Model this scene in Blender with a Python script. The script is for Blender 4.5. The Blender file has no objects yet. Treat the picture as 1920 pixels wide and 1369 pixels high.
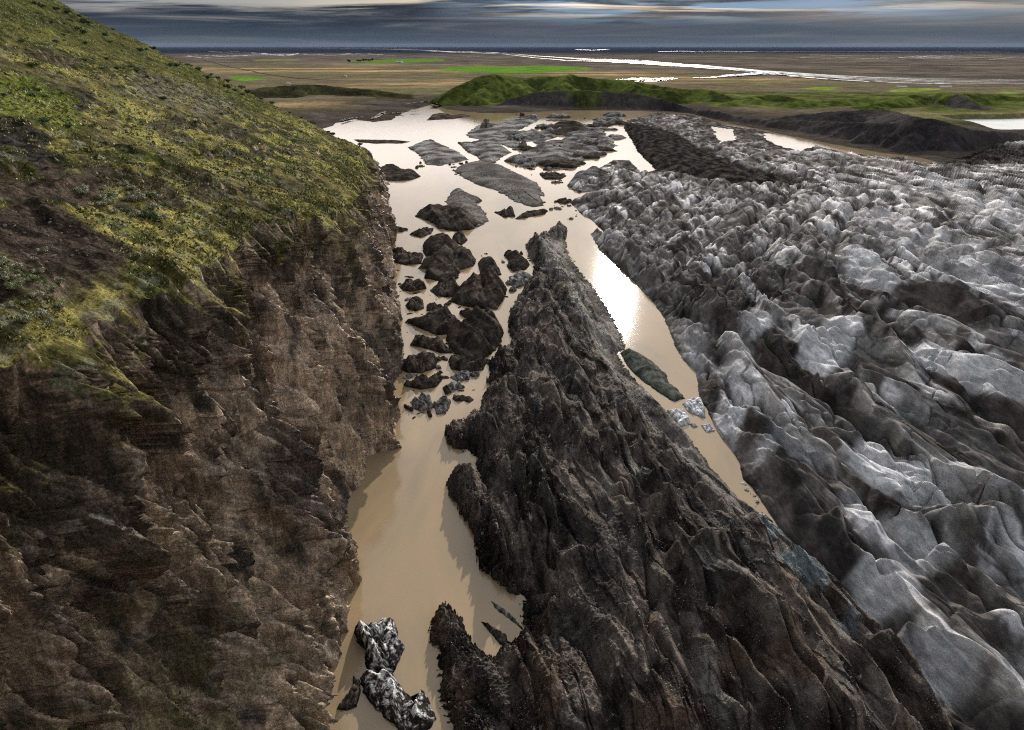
import bpy, math, random
import numpy as np
from concurrent.futures import ThreadPoolExecutor
from mathutils import Vector

# ------------------------------------------------------------------ camera, sky, sun, exposure
sc = bpy.context.scene
COL = sc.collection
CAM_H = 100.0
PITCH = math.radians(25.0)
TX, TY = 0.7494, 0.5343            # tangents of the half fields of view
cd = bpy.data.cameras.new('camera')
cam = bpy.data.objects.new('camera', cd)
COL.objects.link(cam)
cam.location = (0, 0, CAM_H)
cam.rotation_euler = (math.radians(90) - PITCH, 0, 0)
cd.sensor_width = 36.0
cd.lens = 18.0 / TX
cd.clip_start = 0.5
cd.clip_end = 250000
sc.camera = cam

SUN_EL, SUN_AZ = 18.5, 9.0         # azimuth clockwise from +Y
w = bpy.data.worlds.new('World'); sc.world = w; w.use_nodes = True
nt = w.node_tree; nt.nodes.clear()
def N(t, **kw):
    n = nt.nodes.new(t)
    for k, v in kw.items(): setattr(n, k, v)
    return n
def L(a, b): nt.links.new(a, b)
def math_node(op, a, b=None, c=None, clamp=False):
    n = nt.nodes.new('ShaderNodeMath'); n.operation = op; n.use_clamp = clamp
    for i, v in enumerate((a, b, c)):
        if v is None: continue
        if hasattr(v, 'is_output'): nt.links.new(v, n.inputs[i])
        else: n.inputs[i].default_value = v
    return n.outputs[0]
def ramp(fac, stops, interp='LINEAR'):
    n = nt.nodes.new('ShaderNodeValToRGB'); cr = n.color_ramp; cr.interpolation = interp
    while len(cr.elements) < len(stops): cr.elements.new(0.5)
    for e, (p, c) in zip(cr.elements, stops):
        e.position = p; e.color = (*c, 1) if len(c) == 3 else c
    nt.links.new(fac, n.inputs[0]); return n.outputs[0]
def mix(fac, a, b, mode='MIX'):
    n = nt.nodes.new('ShaderNodeMix'); n.data_type = 'RGBA'; n.blend_type = mode; n.clamp_factor = True
    for s, v in ((0, fac), (6, a), (7, b)):
        if hasattr(v, 'is_output'): nt.links.new(v, n.inputs[s])
        elif s == 0: n.inputs[0].default_value = v
        else: n.inputs[s].default_value = (*v, 1)
    return n.outputs[2]
def noise(vec, scale, detail=6, rough=0.55, dist=0.0, out=0):
    n = nt.nodes.new('ShaderNodeTexNoise'); n.inputs['Scale'].default_value = scale
    n.inputs['Detail'].default_value = detail; n.inputs['Roughness'].default_value = rough
    n.inputs['Distortion'].default_value = dist
    nt.links.new(vec, n.inputs['Vector']); return n.outputs[out]
def mapping(vec, scale, rot=(0, 0, 0), loc=(0, 0, 0)):
    n = nt.nodes.new('ShaderNodeMapping'); n.inputs['Scale'].default_value = scale
    n.inputs['Rotation'].default_value = rot; n.inputs['Location'].default_value = loc
    nt.links.new(vec, n.inputs['Vector']); return n.outputs[0]

def bwt(t): return (t, t, t)
sky = N('ShaderNodeTexSky', sky_type='NISHITA', sun_disc=False)
sky.sun_elevation = math.radians(SUN_EL); sky.sun_rotation = math.radians(SUN_AZ)
sky.air_density = 1.0; sky.dust_density = 2.0
skyc = mix(1.0, sky.outputs[0], (0.09, 0.09, 0.09), 'MULTIPLY')
tc = N('ShaderNodeTexCoord')
sx = N('ShaderNodeSeparateXYZ'); L(tc.outputs['Generated'], sx.inputs[0])
el = math_node('MULTIPLY', math_node('ARCSINE', sx.outputs[2]), 57.2958)     # elevation in degrees
az = math_node('MULTIPLY', math_node('ARCTAN2', sx.outputs[0], sx.outputs[1]), 57.2958)
# cloud layer seen in perspective: direction projected on a sheet above
zz = math_node('ADD', math_node('MAXIMUM', sx.outputs[2], 0.0), 0.035)
cx = N('ShaderNodeCombineXYZ')
L(math_node('DIVIDE', sx.outputs[0], zz), cx.inputs[0]); L(math_node('DIVIDE', sx.outputs[1], zz), cx.inputs[1])
n1 = noise(mapping(cx.outputs[0], (0.22, 0.55, 1), (0, 0, 0.12), (3.1, 1.7, 0)), 1.0, 8, 0.6, 0.6)
n2 = noise(mapping(cx.outputs[0], (0.05, 0.16, 1), (0, 0, -0.1), (8.2, 4.4, 0)), 1.0, 4, 0.5, 0.3)
# streaks running level just above the horizon
ca = N('ShaderNodeCombineXYZ'); L(math_node('MULTIPLY', az, 0.06), ca.inputs[0])
L(math_node('ADD', math_node('MULTIPLY', el, 1.35), math_node('MULTIPLY', az, -0.010)), ca.inputs[1])
n3 = noise(ca.outputs[0], 1.0, 9, 0.62, 0.55)
low = ramp(math_node('ADD', n3, math_node('MULTIPLY', math_node('SUBTRACT', n2, 0.5), 0.3)),
           [(0.40, (0.010, 0.015, 0.024)), (0.50, (0.024, 0.031, 0.042)), (0.57, (0.068, 0.071, 0.079)), (0.66, (0.16, 0.154, 0.151))])
low = mix(ramp(math_node('MULTIPLY_ADD', az, 0.0125, 0.5), [(0.35, bwt(0.0)), (0.85, bwt(0.55))]), low, mix(ramp(n3, [(0.35, bwt(0)), (0.6, bwt(1))]), (0.085, 0.11, 0.145), (0.21, 0.195, 0.175)))
blu = math_node('MULTIPLY', ramp(math_node('DIVIDE', el, 5.0), [(0.26, bwt(0)), (0.5, bwt(1))]), ramp(math_node('MULTIPLY_ADD', az, 0.0125, 0.5), [(0.40, bwt(0)), (0.58, bwt(1)), (0.85, bwt(0.8)), (0.97, bwt(0.2))]))
low = mix(math_node('MULTIPLY', blu, ramp(noise(mapping(ca.outputs[0], (1.6, 1.3, 1), (0, 0, 0), (5.3, 2.2, 0)), 1.0, 8, 0.6, 0.5), [(0.44, bwt(0)), (0.56, bwt(0.85))])), low, (0.16, 0.235, 0.325))
base_band = (0.034, 0.046, 0.064)
lowmix = mix(ramp(math_node('DIVIDE', el, 3.0), [(0.0, (0.1,) * 3), (0.30, (0.35,) * 3), (0.6, (1,) * 3)]), base_band, low)
high = ramp(n1, [(0.30, (0.42, 0.46, 0.52)), (0.45, (0.78, 0.79, 0.82)), (0.56, (1.06, 1.03, 1.00)), (0.72, (0.80, 0.80, 0.82))])
sv = Vector((math.sin(math.radians(SUN_AZ)) * math.cos(math.radians(SUN_EL)), math.cos(math.radians(SUN_AZ)) * math.cos(math.radians(SUN_EL)), math.sin(math.radians(SUN_EL))))
bank = ramp(math_node('DIVIDE', el, 90.0), [(0.04, (0.84, 0.79, 0.77)), (0.10, (0.93, 0.87, 0.83)), (0.19, (1.0, 0.94, 0.89)), (0.27, (0.9, 0.9, 0.9)), (0.40, (0.70, 0.71, 0.74)), (1.0, (0.85, 0.87, 0.90))])
front = ramp(math_node('MULTIPLY_ADD', math_node('COSINE', math_node('MULTIPLY', math_node('SUBTRACT', az, 20.0), 0.0174533)), 0.5, 0.5), [(0.0, bwt(0.22)), (0.45, bwt(0.75)), (0.9, bwt(1.25))])
highb = mix(1.0, mix(1.0, high, bank, 'MULTIPLY'), front, 'MULTIPLY')
t_el = math_node('SUBTRACT', el, math_node('MULTIPLY', math_node('SUBTRACT', n2, 0.5), 1.0))
cloud = mix(ramp(math_node('DIVIDE', t_el, 10.0), [(0.45, (0, 0, 0)), (0.60, (1,) * 3)]), lowmix, highb)
# gaps of blue, mostly to the right near the top of the frame
gap = math_node('MULTIPLY', ramp(n1, [(0.40, (1,) * 3), (0.50, (0,) * 3)]), ramp(math_node('DIVIDE', el, 20.0), [(0.09, (0,) * 3), (0.14, (1,) * 3), (0.9, (0.6,) * 3)]))
full = mix(math_node('MULTIPLY', gap, 0.5), cloud, mix(0.8, skyc, (0.21, 0.27, 0.34)))
bg = N('ShaderNodeBackground'); L(full, bg.inputs[0]); bg.inputs[1].default_value = 1.0
ow = N('ShaderNodeOutputWorld'); L(bg.outputs[0], ow.inputs[0])

sl = bpy.data.lights.new('sun', 'SUN'); sl.energy = 3.7; sl.angle = math.radians(0.9); sl.color = (1.0, 0.93, 0.84)
so = bpy.data.objects.new('sun', sl); COL.objects.link(so)
so.rotation_euler = sv.to_track_quat('Z', 'Y').to_euler()
so.location = (0, 0, 300)
sc.view_settings.view_transform = 'Standard'; sc.view_settings.look = 'None'
sc.view_settings.exposure = 0.84; sc.view_settings.gamma = 1.0; sc.view_settings.use_curve_mapping = False
sc.cycles.max_bounces = 6; sc.cycles.diffuse_bounces = 2; sc.cycles.glossy_bounces = 2
sc.cycles.use_denoising = False; sc.cycles.filter_width = 1.1
sc.cycles.sample_clamp_indirect = 3.0

# ------------------------------------------------------------------ numeric helpers
SP, CP = math.sin(PITCH), math.cos(PITCH)
def ray(px, py):
    u = (px - 960) / 960 * TX; v = (684.5 - py) / 684.5 * TY
    return u, CP + v * SP, SP - v * CP
def G(px, py, z=0.0):
    u, f, d = ray(px, py); t = (CAM_H - z) / max(d, 1e-4)
    return (u * t, f * t)
def GY(px, py, Y):
    u, f, d = ray(px, py); t = Y / f
    return (u * t, Y, CAM_H - d * t)
def GP(pts, z=0.0): return np.array([G(a, b, z) for a, b in pts], np.float64)

POOL = ThreadPoolExecutor(4)
def par(fn, *arrs, chunk=200000):
    shp = arrs[0].shape; fl = [a.reshape(-1) for a in arrs]; n = fl[0].size
    res = list(POOL.map(lambda i: fn(*[a[i:i + chunk] for a in fl]), range(0, n, chunk)))
    if isinstance(res[0], tuple): return tuple(np.concatenate([r[k] for r in res]).reshape(shp) for k in range(len(res[0])))
    return np.concatenate(res).reshape(shp)
rs = np.random.RandomState(7)
PERM = rs.permutation(4096).astype(np.int32)
ga = rs.rand(4096) * 2 * math.pi
G2 = np.stack([np.cos(ga), np.sin(ga)], 1).astype(np.float32)
g3 = rs.randn(4096, 3); g3 /= np.linalg.norm(g3, axis=1)[:, None]; G3 = g3.astype(np.float32)
R1 = rs.rand(4096).astype(np.float32); R2 = rs.rand(4096).astype(np.float32)
def fade(t): return t * t * t * (t * (t * 6 - 15) + 10)
def _n2(x, y, seed=0):
    x = x + seed * 17.37; y = y + seed * 9.13
    fx = np.floor(x); fy = np.floor(y); ix = fx.astype(np.int32); iy = fy.astype(np.int32)
    dx = (x - fx).astype(np.float32); dy = (y - fy).astype(np.float32)
    def cor(a, b):
        h = PERM[(PERM[(ix + a) & 4095] + iy + b) & 4095]
        return G2[h, 0] * (dx - a) + G2[h, 1] * (dy - b)
    u = fade(dx); v = fade(dy)
    a = cor(0, 0) * (1 - u) + cor(1, 0) * u; b = cor(0, 1) * (1 - u) + cor(1, 1) * u
    return (a * (1 - v) + b * v) * 1.5
def _n3(x, y, z, seed=0):
    x = x + seed * 17.37; y = y + seed * 9.13
    fx = np.floor(x); fy = np.floor(y); fz = np.floor(z)
    ix = fx.astype(np.int32); iy = fy.astype(np.int32); iz = fz.astype(np.int32)
    dx = (x - fx).astype(np.float32); dy = (y - fy).astype(np.float32); dz = (z - fz).astype(np.float32)
    u = fade(dx); v = fade(dy); w_ = fade(dz)
    def cor(a, b, c):
        h = PERM[(PERM[(PERM[(ix + a) & 4095] + iy + b) & 4095] + iz + c) & 4095]
        return G3[h, 0] * (dx - a) + G3[h, 1] * (dy - b) + G3[h, 2] * (dz - c)
    def pl(c):
        a = cor(0, 0, c) * (1 - u) + cor(1, 0, c) * u; b = cor(0, 1, c) * (1 - u) + cor(1, 1, c) * u
        return a * (1 - v) + b * v
    return (pl(0) * (1 - w_) + pl(1) * w_) * 1.6
def n2(x, y, seed=0): return par(lambda a, b: _n2(a, b, seed), x, y)
def n3(x, y, z, seed=0): return par(lambda a, b, c: _n3(a, b, c, seed), x, y, z)
def fbm2(x, y, o=4, seed=0, g=0.5):
    s = 0; a = 1; t = 0
    for i in range(o): s = s + a * n2(x * 2 ** i, y * 2 ** i, seed + i); t += a; a *= g
    return s / t
def fbm3(x, y, z, o=4, seed=0, g=0.5):
    s = 0; a = 1; t = 0
    for i in range(o): s = s + a * n3(x * 2 ** i, y * 2 ** i, z * 2 ** i, seed + i); t += a; a *= g
    return s / t
def rid2(x, y, seed=0): return 1 - 2 * np.abs(n2(x, y, seed))
def rid3(x, y, z, seed=0): return 1 - 2 * np.abs(n3(x, y, z, seed))
def worley(x, y, seed=0):
    def f(x, y):
        x = x + seed * 5.1; y = y + seed * 3.7
        ix = np.floor(x).astype(np.int32); iy = np.floor(y).astype(np.int32)
        F1 = np.full(x.shape, 9.0, np.float32); F2 = F1.copy(); ID = np.zeros(x.shape, np.int32)
        for a in (-1, 0, 1):
            for b in (-1, 0, 1):
                h = PERM[(PERM[(ix + a) & 4095] + iy + b) & 4095]
                d = np.sqrt((ix + a + R1[h] - x) ** 2 + (iy + b + R2[h] - y) ** 2).astype(np.float32)
                nearer = d < F1
                F2 = np.where(nearer, F1, np.minimum(F2, d)); ID = np.where(nearer, h, ID); F1 = np.where(nearer, d, F1)
        return F1, F2, ID
    return par(f, x, y)
def facets(x, y, seed=0):
    """cells that are tilted flat plates: returns plate height, edge distance and cell id"""
    def f(x, y):
        x = x + seed * 5.1; y = y + seed * 3.7
        ix = np.floor(x).astype(np.int32); iy = np.floor(y).astype(np.int32)
        F1 = np.full(x.shape, 9.0, np.float32); F2 = F1.copy(); ID = np.zeros(x.shape, np.int32); DX = np.zeros(x.shape, np.float32); DY = DX.copy()
        for a in (-1, 0, 1):
            for b in (-1, 0, 1):
                h = PERM[(PERM[(ix + a) & 4095] + iy + b) & 4095]; ex = (x - ix - a - R1[h]).astype(np.float32); ey = (y - iy - b - R2[h]).astype(np.float32)
                d = np.sqrt(ex * ex + ey * ey); nearer = d < F1
                F2 = np.where(nearer, F1, np.minimum(F2, d)); ID = np.where(nearer, h, ID); F1 = np.where(nearer, d, F1); DX = np.where(nearer, ex, DX); DY = np.where(nearer, ey, DY)
        g = (ID * 13 + 7) & 4095
        return 2.2 * (R1[g] - .5) * DX + 2.2 * (R2[g] - .5) * DY + 0.6 * (R1[(g * 5 + 1) & 4095] - .5), F2 - F1, ID
    return par(f, x, y)
def ss(e0, e1, x):
    t = np.clip((x - e0) / (e1 - e0), 0, 1); return t * t * (3 - 2 * t)
def seg_dist(x, y, pts):
    """distance to an open polyline and the parameter (0..1) along it"""
    pts = np.asarray(pts, np.float64)
    ln = np.r_[0, np.cumsum(np.hypot(*np.diff(pts[:, :2], axis=0).T))]
    def f(x, y):
        D = np.full(x.shape, 1e9); T = np.zeros(x.shape)
        for i in range(len(pts) - 1):
            ax, ay = pts[i][:2]; bx, by = pts[i + 1][:2]; vx, vy = bx - ax, by - ay; l2 = vx * vx + vy * vy + 1e-9
            t = np.clip(((x - ax) * vx + (y - ay) * vy) / l2, 0, 1)
            d = np.hypot(x - ax - t * vx, y - ay - t * vy); m = d < D
            D = np.where(m, d, D); T = np.where(m, (ln[i] + t * math.sqrt(l2)) / ln[-1], T)
        return D, T
    return par(f, x, y)
def sdf(x, y, pts):
    """signed distance to a closed polygon, positive inside"""
    pts = np.asarray(pts, np.float64); q = np.vstack([pts, pts[:1]])
    def f(x, y):
        D = np.full(x.shape, 1e9); ins = np.zeros(x.shape, bool)
        for i in range(len(pts)):
            ax, ay = q[i]; bx, by = q[i + 1]; vx, vy = bx - ax, by - ay; l2 = vx * vx + vy * vy + 1e-9
            t = np.clip(((x - ax) * vx + (y - ay) * vy) / l2, 0, 1)
            D = np.minimum(D, np.hypot(x - ax - t * vx, y - ay - t * vy))
            c = ((ay > y) != (by > y)) & (x < vx * (y - ay) / (vy if abs(vy) > 1e-12 else 1e-12) + ax)
            ins ^= c
        return np.where(ins, D, -D)
    return par(f, x, y)
def tag(o, label=None, cat=None, group=None, kind=None):
    if label: o['label'] = label
    if cat: o['category'] = cat
    if group: o['group'] = group
    if kind: o['kind'] = kind
    return o
def make_mesh(name, verts, faces, mat, cols=None, smooth=True, parent=None):
    """verts (n,3), faces (m,3 or 4) arrays"""
    verts = np.ascontiguousarray(verts, np.float32); faces = np.ascontiguousarray(faces, np.int32)
    me = bpy.data.meshes.new(name); k = faces.shape[1]; m = len(faces)
    me.vertices.add(len(verts)); me.vertices.foreach_set('co', verts.ravel())
    me.loops.add(m * k); me.loops.foreach_set('vertex_index', faces.ravel())
    me.polygons.add(m); me.polygons.foreach_set('loop_start', np.arange(0, m * k, k, dtype=np.int32))
    me.polygons.foreach_set('loop_total', np.full(m, k, np.int32))
    if smooth: me.polygons.foreach_set('use_smooth', np.ones(m, bool))
    me.update(calc_edges=True)
    if cols is not None:
        a = me.color_attributes.new('Col', 'FLOAT_COLOR', 'POINT')
        c = np.ones((len(verts), 4), np.float32); c[:, :cols.shape[1]] = cols
        a.data.foreach_set('color', c.ravel())
    if mat: me.materials.append(mat)
    o = bpy.data.objects.new(name, me); COL.objects.link(o)
    if parent: o.parent = parent
    return o
def grid_faces(nr, nc, keep=None):
    i = np.arange(nr * nc, dtype=np.int32).reshape(nr, nc)
    q = np.stack([i[:-1, :-1], i[:-1, 1:], i[1:, 1:], i[1:, :-1]], -1)
    if keep is not None: return q[keep]
    return q.reshape(-1, 4)
def compact(V, F, C=None):
    used = np.zeros(len(V), bool); used[F.ravel()] = True
    idx = np.cumsum(used) - 1
    return V[used], idx[F].astype(np.int32), (C[used] if C is not None else None)
def lerpc(a, b, t):
    a = np.asarray(a, np.float32); b = np.asarray(b, np.float32)
    return a * (1 - t[..., None]) + b * t[..., None]

# ------------------------------------------------------------------ materials
def new_mat(name):
    global nt
    m = bpy.data.materials.new(name); m.use_nodes = True; nt = m.node_tree; nt.nodes.clear()
    out = nt.nodes.new('ShaderNodeOutputMaterial'); p = nt.nodes.new('ShaderNodeBsdfPrincipled')
    nt.links.new(p.outputs[0], out.inputs[0]); return m, p
def setin(p, k, v):
    s = p.inputs[k]
    if hasattr(v, 'is_output'): nt.links.new(v, s)
    else: s.default_value = (*v, 1) if isinstance(v, tuple) and len(v) == 3 else v
def bump(h, strength, dist, prev=None):
    n = nt.nodes.new('ShaderNodeBump'); n.inputs['Strength'].default_value = strength; n.inputs['Distance'].default_value = dist
    nt.links.new(h, n.inputs['Height'])
    if prev is not None: nt.links.new(prev, n.inputs['Normal'])
    return n.outputs[0]
def pos(): return nt.nodes.new('ShaderNodeNewGeometry').outputs['Position']
def objc(): return nt.nodes.new('ShaderNodeTexCoord').outputs['Object']
def vcol():
    n = nt.nodes.new('ShaderNodeVertexColor'); n.layer_name = 'Col'; return n
def bw(t): return (t, t, t)

def mat_ice(name, rough=0.42, bdist=0.10, kc=1.0, world=True, speck=0.5, spec=0.0):
    """vertex colour times fine mottling, small cracks and grit"""
    m, p = new_mat(name); P = pos() if world else objc(); c = vcol().outputs[0]
    m1 = noise(mapping(P, (1, 0.35, 1.0), (0, 0, 0.22)), 0.9, 8, 0.68, 0.4)
    m2 = noise(P, 4.5, 5, 0.7)
    k = mix(1.0, c, ramp(m1, [(0.30, bw(1 - .7 * kc)), (0.5, bw(0.97)), (0.70, bw(1 + .65 * kc))]), 'MULTIPLY')
    k = mix(1.0, k, ramp(m2, [(0.32, bw(1 - .5 * kc)), (0.52, bw(1.0)), (0.70, bw(1 + .6 * kc))]), 'MULTIPLY')
    k = mix(ramp(noise(P, 2.2, 3, 0.6), [(0.67, bw(0)), (0.72, bw(speck))]), k, (0.45, 0.42, 0.39))
    setin(p, 'Base Color', k)
    setin(p, 'Roughness', ramp(m2, [(0.3, bw(rough - 0.12)), (0.7, bw(rough + 0.2))])); setin(p, 'Specular IOR Level', ramp(noise(P, 1.7, 5, 0.65), [(0.57, bw(0.0)), (0.62, bw(spec))]))
    b = bump(m1, 1.0, bdist * 5.0); b = bump(m2, 1.0, bdist * 1.8, b)
    setin(p, 'Normal', b); return m
M_GLACIER = mat_ice('glacier_ice', 0.70, 0.06, 0.6, speck=0.10, spec=0.0)
M_DEBRIS = mat_ice('debris_ice', 0.75, 0.16, speck=0.45, spec=0.3)
M_BERG = mat_ice('berg_ice', 0.75, 0.08, speck=0.12)

def mat_rock():
    m, p = new_mat('cliff_rock'); P = pos(); v = vcol(); c = v.outputs[0]
    a = noise(mapping(P, (1, 1, 0.28), (0.25, 0, 0)), 1.1, 9, 0.7, 0.5)
    b = noise(P, 3.2, 8, 0.72, 0.3)
    s = noise(P, 7.0, 3, 0.7)
    k = mix(1.0, c, ramp(a, [(0.30, bw(0.42)), (0.5, bw(0.97)), (0.68, bw(1.8))]), 'MULTIPLY')
    k = mix(1.0, k, ramp(b, [(0.34, bw(0.48)), (0.52, bw(1.0)), (0.66, bw(1.8))]), 'MULTIPLY')
    k = mix(ramp(s, [(0.66, bw(0)), (0.72, bw(0.7))]), k, (0.33, 0.29, 0.24))
    setin(p, 'Base Color', k); setin(p, 'Roughness', ramp(b, [(0.35, bw(0.28)), (0.65, bw(0.65))])); setin(p, 'Specular IOR Level', math_node('MULTIPLY', ramp(noise(P, 2.6, 5, 0.65), [(0.53, bw(0.0)), (0.60, bw(0.6))]), v.outputs[1]))
    nb = bump(a, 0.8, 0.8); nb = bump(b, 0.9, 0.35, nb); setin(p, 'Normal', nb); return m
def mat_hill():
    m, p = new_mat('hill_ground'); P = pos(); v = vcol(); c = v.outputs[0]
    a = noise(P, 0.55, 9, 0.68, 0.4); b = noise(P, 2.4, 7, 0.75); s = noise(P, 5.5, 3, 0.7)
    k = mix(1.0, c, ramp(a, [(0.30, bw(0.5)), (0.5, bw(0.95)), (0.70, bw(1.6))]), 'MULTIPLY')
    k = mix(1.0, k, ramp(b, [(0.34, bw(0.28)), (0.5, bw(0.9)), (0.68, bw(2.1))]), 'MULTIPLY')
    k = mix(ramp(s, [(0.67, bw(0)), (0.74, bw(0.5))]), k, (0.28, 0.27, 0.20))
    setin(p, 'Base Color', k); setin(p, 'Roughness', 0.9); setin(p, 'Specular IOR Level', 0.0)
    nb = bump(a, 1.0, 1.0); nb = bump(b, 1.0, 0.55, nb); setin(p, 'Normal', nb); return m
M_ROCK = mat_rock(); M_HILL = mat_hill()

def mat_water(name, silt, rough, ripple=0.02, wl=1.2, ior=1.33):
    m, p = new_mat(name); P = pos()
    big = noise(mapping(P, (1, 0.40, 1)), 0.030, 6, 0.6, 1.6)
    k = mix(1.0, silt, ramp(big, [(0.3, (0.74, 0.77, 0.82)), (0.5, (0.98, 0.98, 0.98)), (0.7, (1.15, 1.12, 1.08))]), 'MULTIPLY')
    setin(p, 'Base Color', k); setin(p, 'Roughness', rough); setin(p, 'IOR', ior); setin(p, 'Specular IOR Level', 0.5)
    r = noise(mapping(P, (1, 1.6, 1)), wl, 3, 0.6)
    setin(p, 'Normal', bump(r, 0.5, ripple)); return m
M_WATER = mat_water('silty_water', (0.245, 0.180, 0.106), 0.050, 0.022, 2.6)
M_LAKE = mat_water('pale_lake_water', (0.42, 0.45, 0.42), 0.25)
M_RIVER = mat_water('river_water', (0.30, 0.29, 0.28), 0.45, 0.05, 0.2)

def mat_plain():
    m, p = new_mat('plain_ground'); P = pos(); c = vcol().outputs[0]
    a = noise(P, 0.012, 9, 0.65, 0.5); b = noise(P, 0.09, 7, 0.7); d_ = noise(P, 0.5, 4, 0.7)
    k = mix(1.0, c, ramp(a, [(0.3, bw(0.6)), (0.5, bw(1.0)), (0.7, bw(1.5))]), 'MULTIPLY')
    k = mix(1.0, k, ramp(b, [(0.3, bw(0.6)), (0.5, bw(1.0)), (0.7, bw(1.45))]), 'MULTIPLY')
    k = mix(1.0, k, ramp(d_, [(0.3, bw(0.7)), (0.7, bw(1.3))]), 'MULTIPLY')
    setin(p, 'Base Color', k); setin(p, 'Roughness', 0.95); setin(p, 'Specular IOR Level', 0.0)
    nb = bump(b, 0.8, 3.0); nb = bump(d_, 0.7, 0.5, nb); setin(p, 'Normal', nb); return m
M_PLAIN = mat_plain()
def mat_flat(name, col, rough=0.8, var=0.35, scale=1.0):
    m, p = new_mat(name); P = pos(); a = noise(P, scale, 6, 0.65)
    setin(p, 'Base Color', mix(1.0, col, ramp(a, [(0.3, bw(1 - var)), (0.7, bw(1 + var))]), 'MULTIPLY'))
    setin(p, 'Roughness', rough); setin(p, 'Specular IOR Level', 0.0); return m

# ------------------------------------------------------------------ water
def sheet(name, x0, x1, y0, y1, z, mat, kind='structure'):
    V = np.array([(x0, y0, z), (x1, y0, z), (x1, y1, z), (x0, y1, z)]); o = make_mesh(name, V, np.array([[0, 1, 2, 3]]), mat)
    tag(o, kind=kind); return o
sheet('lagoon_water', -700, 1400, -60, 1420, 0.0, M_WATER)

# ------------------------------------------------------------------ ground beyond the lagoon: moraines, plain, fields
LAGOON = [(300, 330), (560, 262), (632, 231), (664, 224), (700, 229), (735, 225), (752, 214), (775, 205), (800, 199), (812, 195), (818, 199), (836, 205), (872, 209),
          (905, 212), (960, 212), (1040, 208), (1120, 206), (1200, 206), (1262, 209), (1300, 214), (1345, 226), (1400, 238), (1455, 249),
          (1550, 269), (1650, 286), (1700, 292), (1765, 306), (1800, 300), (1870, 280), (1990, 262), (2400, 262)]
LAGOON = np.vstack([GP(LAGOON), [(1500, 500), (1500, -80), (-700, -80), (-700, 500)]])
LAKE = GP([(1772, 226), (1820, 224), (1870, 223.5), (1930, 222), (2100, 220), (2500, 221), (2500, 246), (2000, 247), (1920, 246.5), (1872, 247), (1845, 240), (1810, 234)])
FIELDS = [([(815, 131), (850, 125), (900, 124), (960, 125), (1000, 123), (1030, 123), (1100, 126), (1110, 129), (1060, 134), (1000, 137), (960, 137), (880, 135)], (0.085, 0.17, 0.022)),
          ([(640, 114), (700, 113), (760, 110), (830, 110), (835, 114), (790, 117), (700, 119)], (0.08, 0.15, 0.025)),
          ([(470, 112), (560, 111), (560, 113), (480, 114)], (0.13, 0.15, 0.03)),
          ([(425, 143), (470, 144), (500, 146), (480, 151), (450, 153), (435, 149)], (0.085, 0.17, 0.022)),
          ([(1500, 171), (1530, 167), (1590, 166), (1560, 172), (1545, 176)], (0.14, 0.19, 0.03)),
          ([(1655, 178), (1690, 170), (1770, 169), (1760, 174), (1700, 180)], (0.15, 0.19, 0.04)),
          ([(1860, 180), (1880, 177), (1920, 178), (1900, 182)], (0.14, 0.19, 0.04))]
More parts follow.
